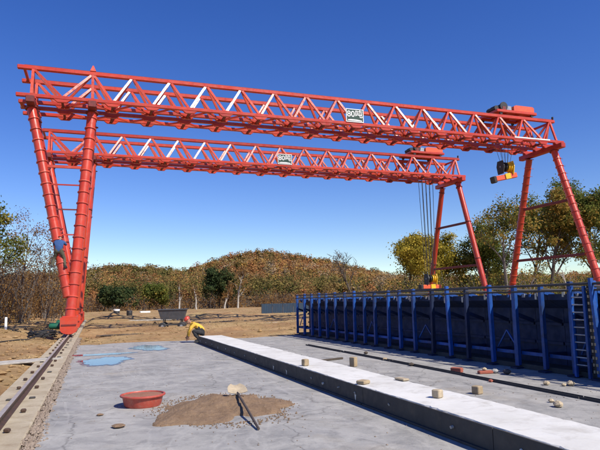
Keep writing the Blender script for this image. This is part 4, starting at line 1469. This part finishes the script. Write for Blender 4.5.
def tree(label, loc, H, seed, leaf=None, nleaf=6000, leaf_size=0.18, bark=None, spread=0.38, trunk_r=None, lean=(0, 0), first=0.3, levels=3, up=0.55, clump=0.5, group=None, name='tree', forks=3, nb=7, bend=0.10, crown_low=0.25, rmin=0.012):
    g = random.Random(seed)
    t = thing(name, label, 'tree', loc, group)
    tr = trunk_r or H * 0.022
    mb = MB()
    tips, segs = [], []

    def limb(p, d, L, r, lv):
        n = 5 if lv < 2 else 4
        pts, rad = [p], [r]
        q = Vector(p)
        dd = Vector(d)
        for k in range(n):
            dd = (dd + Vector((g.gauss(0, bend), g.gauss(0, bend), g.gauss(0, bend * 0.6) + (0.05 if lv else 0)))).normalized()
            q = q + dd * L / n
            pts.append(q.copy())
            rad.append(r * (1 - 0.72 * (k + 1) / n))
        mb.tube(pts, rad, 7 if lv == 0 else (5 if lv == 1 else 3), 0, True)
        if lv >= levels:
            tips.extend(pts[2:])
            return
        if lv >= levels - 1:
            tips.extend(pts[3:])
        m = nb if lv == 0 else forks + (1 if g.random() < 0.5 else 0)
        for j in range(m):
            f = first + (1 - first) * (j + g.random() * 0.7) / m if lv == 0 else 0.3 + 0.7 * (j + g.random()) / m
            f = min(f, 0.98)
            k = min(int(f * n), n - 1)
            w = f * n - k
            bp = pts[k].lerp(pts[k + 1], w)
            az = g.uniform(0, 6.28) if lv else (j * 2.4 + g.uniform(-0.5, 0.5))
            side = Vector((math.cos(az), math.sin(az), 0))
            nd = (dd * up + side * (1 - up) + Vector((0, 0, 0.25))).normalized() if lv == 0 else (Vector(d) * up + Vector((g.gauss(0, 1), g.gauss(0, 1), g.gauss(0, 0.6))).normalized() * (1 - up * 0.7)).normalized()
            ll = (H * spread * (1.05 - 0.45 * (f - first) / (1 - first)) if lv == 0 else L * g.uniform(0.45, 0.68))
            limb(bp, nd, ll, max(rad[k] * g.uniform(0.42, 0.6), rmin), lv + 1)
    limb(Vector((0, 0, -0.15)), Vector((lean[0], lean[1], 1)).normalized(), H * 0.80, tr, 0)
    mb.build('trunk', bark or M['bark'], t, True)
    if leaf and nleaf:
        gg = np.random.default_rng(seed)
        T = np.array([tuple(p) for p in tips])
        T = T[T[:, 2] > H * crown_low]
        # leaves gather on some twigs and leave others thin, so the sky shows through
        wgt = gg.uniform(0.05, 1, len(T)) ** 1.6
        pick = gg.choice(len(T), nleaf, p=wgt / wgt.sum())
        c = T[pick] + gg.normal(0, clump * 0.5, (nleaf, 3)) * np.array([1, 1, 0.75])
        me = quads_mesh('crown', c, leaf_size * gg.uniform(0.55, 1.35, nleaf), leaf, None, seed + 1, 0.75, c - T[pick] + (T[pick] - T.mean(0)) * 0.12 + np.array([0, 0, 0.15 * clump]), 1.0)
        link(bpy.data.objects.new('crown', me), t)
    return t


def at(x, y, dz=-0.05):
    if math.hypot(x, y) > 100:
        return (x, y, -0.1)
    return (x, y, gz(x, y) + dz)


GT = 'autumn trees standing beyond the formwork'
# the stand at the right edge, nearest of the woods
tree('tall thin-leaved tree whose sparse branches reach out left of the near A-frame leg', at(44.6, 54), 11.8, 101, M['leaf_rust'], 3600, 0.24, M['greybark'], 0.36, clump=0.7, group=GT, lean=(-0.06, 0), nb=8, first=0.5, crown_low=0.58)
tree('broad tree with olive and rust leaves seen between the near A-frame legs', at(50.0, 53), 12.8, 102, M['leaf_rust'], 15000, 0.25, M['bark'], 0.42, clump=0.85, group=GT, nb=10, first=0.34, crown_low=0.36)
tree('dense olive tree at the right edge of the picture, tallest of the stand', at(56.3, 53), 13.6, 103, M['leaf_olive'], 19000, 0.25, M['bark'], 0.44, clump=0.9, group=GT, nb=10, first=0.3, crown_low=0.32)
tree('dark olive tree behind the right edge, partly hidden by the near A-frame leg', at(54.0, 61), 13.4, 104, M['leaf_olive'], 9000, 0.26, M['bark'], 0.42, clump=0.9, group=GT, nb=10, first=0.4, crown_low=0.45)
tree('slender white-barked tree behind the foot of the far A-frame leg of the near crane', at(40.3, 46), 6.2, 106, M['leaf_rust'], 500, 0.16, M['birch'], 0.25, clump=0.4, group=GT, trunk_r=0.10, levels=2)
tree('leaning white-barked tree right of the near A-frame cross bars, low and bare', at(40.7, 40.5), 4.8, 107, None, 0, 0.16, M['birch'], 0.30, lean=(-0.28, 0), group=GT, trunk_r=0.11, levels=2)
tree('rounded yellow-green tree just left of the far crane A-frame', at(41.8, 71), 9.7, 108, M['leaf_yellow'], 20000, 0.27, M['bark'], 0.46, clump=1.0, nb=10, group=GT, first=0.2, crown_low=0.12)
tree('golden tree seen through the far crane A-frame', at(51.0, 76), 9.6, 109, M['leaf_yellow'], 17000, 0.27, M['bark'], 0.44, clump=1.0, nb=10, group=GT, first=0.2, crown_low=0.12)
tree('dark olive tree right of the far crane A-frame', at(54.2, 71), 10.7, 110, M['leaf_olive'], 18000, 0.27, M['bark'], 0.44, clump=1.0, nb=10, group=GT, first=0.2, crown_low=0.12)
tree('lower mixed tree filling the gap between far A-frame and near crane legs', at(60.0, 76), 5.2, 111, M['leaf_rust'], 7000, 0.27, M['bark'], 0.42, clump=1.0, nb=10, group=GT, first=0.2, crown_low=0.12)
tree('bare dark tree standing alone against the hill above the formwork', at(47.0, 101), 11.6, 112, None, 0, 0.2, M['bark'], 0.32, group=GT, levels=3, forks=4, trunk_r=0.30, first=0.4, rmin=0.05, nb=9)
# at the foot of the hill
GB = 'trees along the foot of the hill'
tree('tall leaning white birch in front of the hill, right of the dark clump', at(29.6, 124), 10.0, 120, M['leaf_brown'], 900, 0.3, M['birch'], 0.26, lean=(0.12, 0), group=GB, trunk_r=0.24, levels=2)
tree('pale straight birch trunk in front of the hill, left of the dark clump', at(26.2, 122), 6.2, 121, M['leaf_brown'], 500, 0.3, M['birch'], 0.24, group=GB, trunk_r=0.19, levels=2)
tree('pale bare trunk right above the squatting worker', at(20.2, 122), 6.0, 122, M['leaf_brown'], 300, 0.3, M['birch'], 0.22, group=GB, trunk_r=0.20, levels=2)
tree('pale bare trunk rising behind the skip cart', at(16.6, 122), 7.0, 123, M['leaf_brown'], 300, 0.3, M['birch'], 0.22, group=GB, trunk_r=0.20, levels=2)
tree('thin pale trunk beside the straight birch at the foot of the hill', at(27.0, 126), 5.0, 124, M['leaf_brown'], 300, 0.3, M['birch'], 0.22, group=GB, trunk_r=0.14, levels=2)
for i, (x, y, H, lab) in enumerate(((24.1, 127, 9.6, 'dark green tree, left and tallest of the clump below the hill'), (26.6, 129, 9.0, 'dark green tree in the middle of the clump below the hill'), (28.0, 127, 9.0, 'dark green tree, right one of the clump beside the leaning birch'),
                                   (4.6, 126, 5.2, 'low dark green tree below the hill, above the two drums'), (7.2, 128, 5.0, 'low dark green tree right of the one above the drums'), (1.8, 128, 5.4, 'low dark green tree nearest the left crane legs'),
                                   (11.0, 128, 5.8, 'low bushy green tree above the white sheet'), (13.6, 127, 5.9, 'low bushy green tree left of the skip cart'))):
    tree(lab, at(x, y), H, 140 + i, M['leaf_dark'] if i < 6 else M['leaf_olive'], 3200, 0.38, M['bark'], 0.30, clump=0.9, group=GB, first=0.15, crown_low=0.08, levels=2, nb=10)
# left side
GL = 'trees at the left edge'
tree('leafy olive-green tree reaching into the picture at the left edge', at(-7.6, 45), 8.8, 160, M['leaf_olive'], 9000, 0.17, M['bark'], 0.36, clump=0.55, group=GL, first=0.35)
GLX = [(-6.2, 56, 10.0, 'bare grey tree just left of the crane legs'), (-8.3, 60, 9.4, 'bare grey tree second left of the crane legs'), (-10.2, 55, 8.4, 'bare brownish tree third left of the crane legs'), (-12.0, 62, 9.0, 'bare grey tree at the far left picture edge'), (-4.9, 66, 9.2, 'thin bare tree showing between the V legs of the near crane'), (-3.0, 75, 8.6, 'thin bare tree right behind the left crane legs')]
for i, (x, y, H, lab) in enumerate(GLX):
    tree(lab, at(x, y), H, 170 + i, M['leaf_brown'], 1500, 0.13, M['greybark'], 0.30, clump=0.7, group=GL, first=0.2, levels=3, trunk_r=0.11, forks=3)


def thicket(name, n, xr, yr, hr, seed, leaf, label, per=150, size=0.16, clump=0.55, stems=True):
    g = np.random.default_rng(seed)
    mb = MB()
    cs = []
    for i in range(n):
        x, y = g.uniform(*xr), g.uniform(*yr)
        h = g.uniform(*hr)
        z = gz(x, y) if math.hypot(x, y) < 100 else -0.05
        for k in range(4):
            d = g.normal(0, 0.28, 2)
            e = (x + d[0] * h, y + d[1] * h, z + h * g.uniform(0.75, 1.05))
            mpt = (x + d[0] * h * 0.35, y + d[1] * h * 0.35, z + h * 0.45)
            if stems:
                mb.tube([(x + g.normal(0, 0.1), y + g.normal(0, 0.1), z - 0.05), mpt, e], [0.035, 0.024, 0.008], 3, 0, False)
                for q in range(3):
                    a = Vector(mpt).lerp(Vector(e), g.uniform(0, 0.9))
                    mb.tube([a, a + Vector((g.normal(0, 0.5), g.normal(0, 0.5), g.uniform(0.3, 1.1)))], [0.016, 0.005], 3, 0, False)
            m = per // 4
            f = g.uniform(0.12, 1.0, m)[:, None]
            base = np.array([x, y, z]) * (1 - f) + np.array(e) * f
            cs.append(base + g.normal(0, clump, (m, 3)))
    c = np.concatenate(cs)
    c[:, 2] = np.maximum(c[:, 2], 0.02)
    me = quads_mesh(name, c, size * g.uniform(0.5, 1.4, len(c)), leaf, None, seed, 0.7)
    o = link(bpy.data.objects.new(name, me))
    tag(o, label, 'undergrowth', kind='stuff')
    if stems:
        mb.build('stems', M['greybark'], o)
    return o


thicket('left_thicket', 190, (-22, -3.6), (48, 78), (3.0, 7.2), 61, M['leaf_brown'], 'dense brown half-leafless thicket behind the rail on the left', 420, 0.15, 0.6)
thicket('right_undergrowth', 130, (36, 74), (47, 80), (2.0, 4.6), 62, M['leaf_rust'], 'brown and olive undergrowth below the trees beyond the formwork', 240, 0.22, 0.6)
thicket('hillfoot_undergrowth', 230, (-14, 95), (124, 142), (1.6, 4.2), 63, M['leaf_brown'], 'scrub and dry bushes along the foot of the hill', 90, 0.34, 0.7)
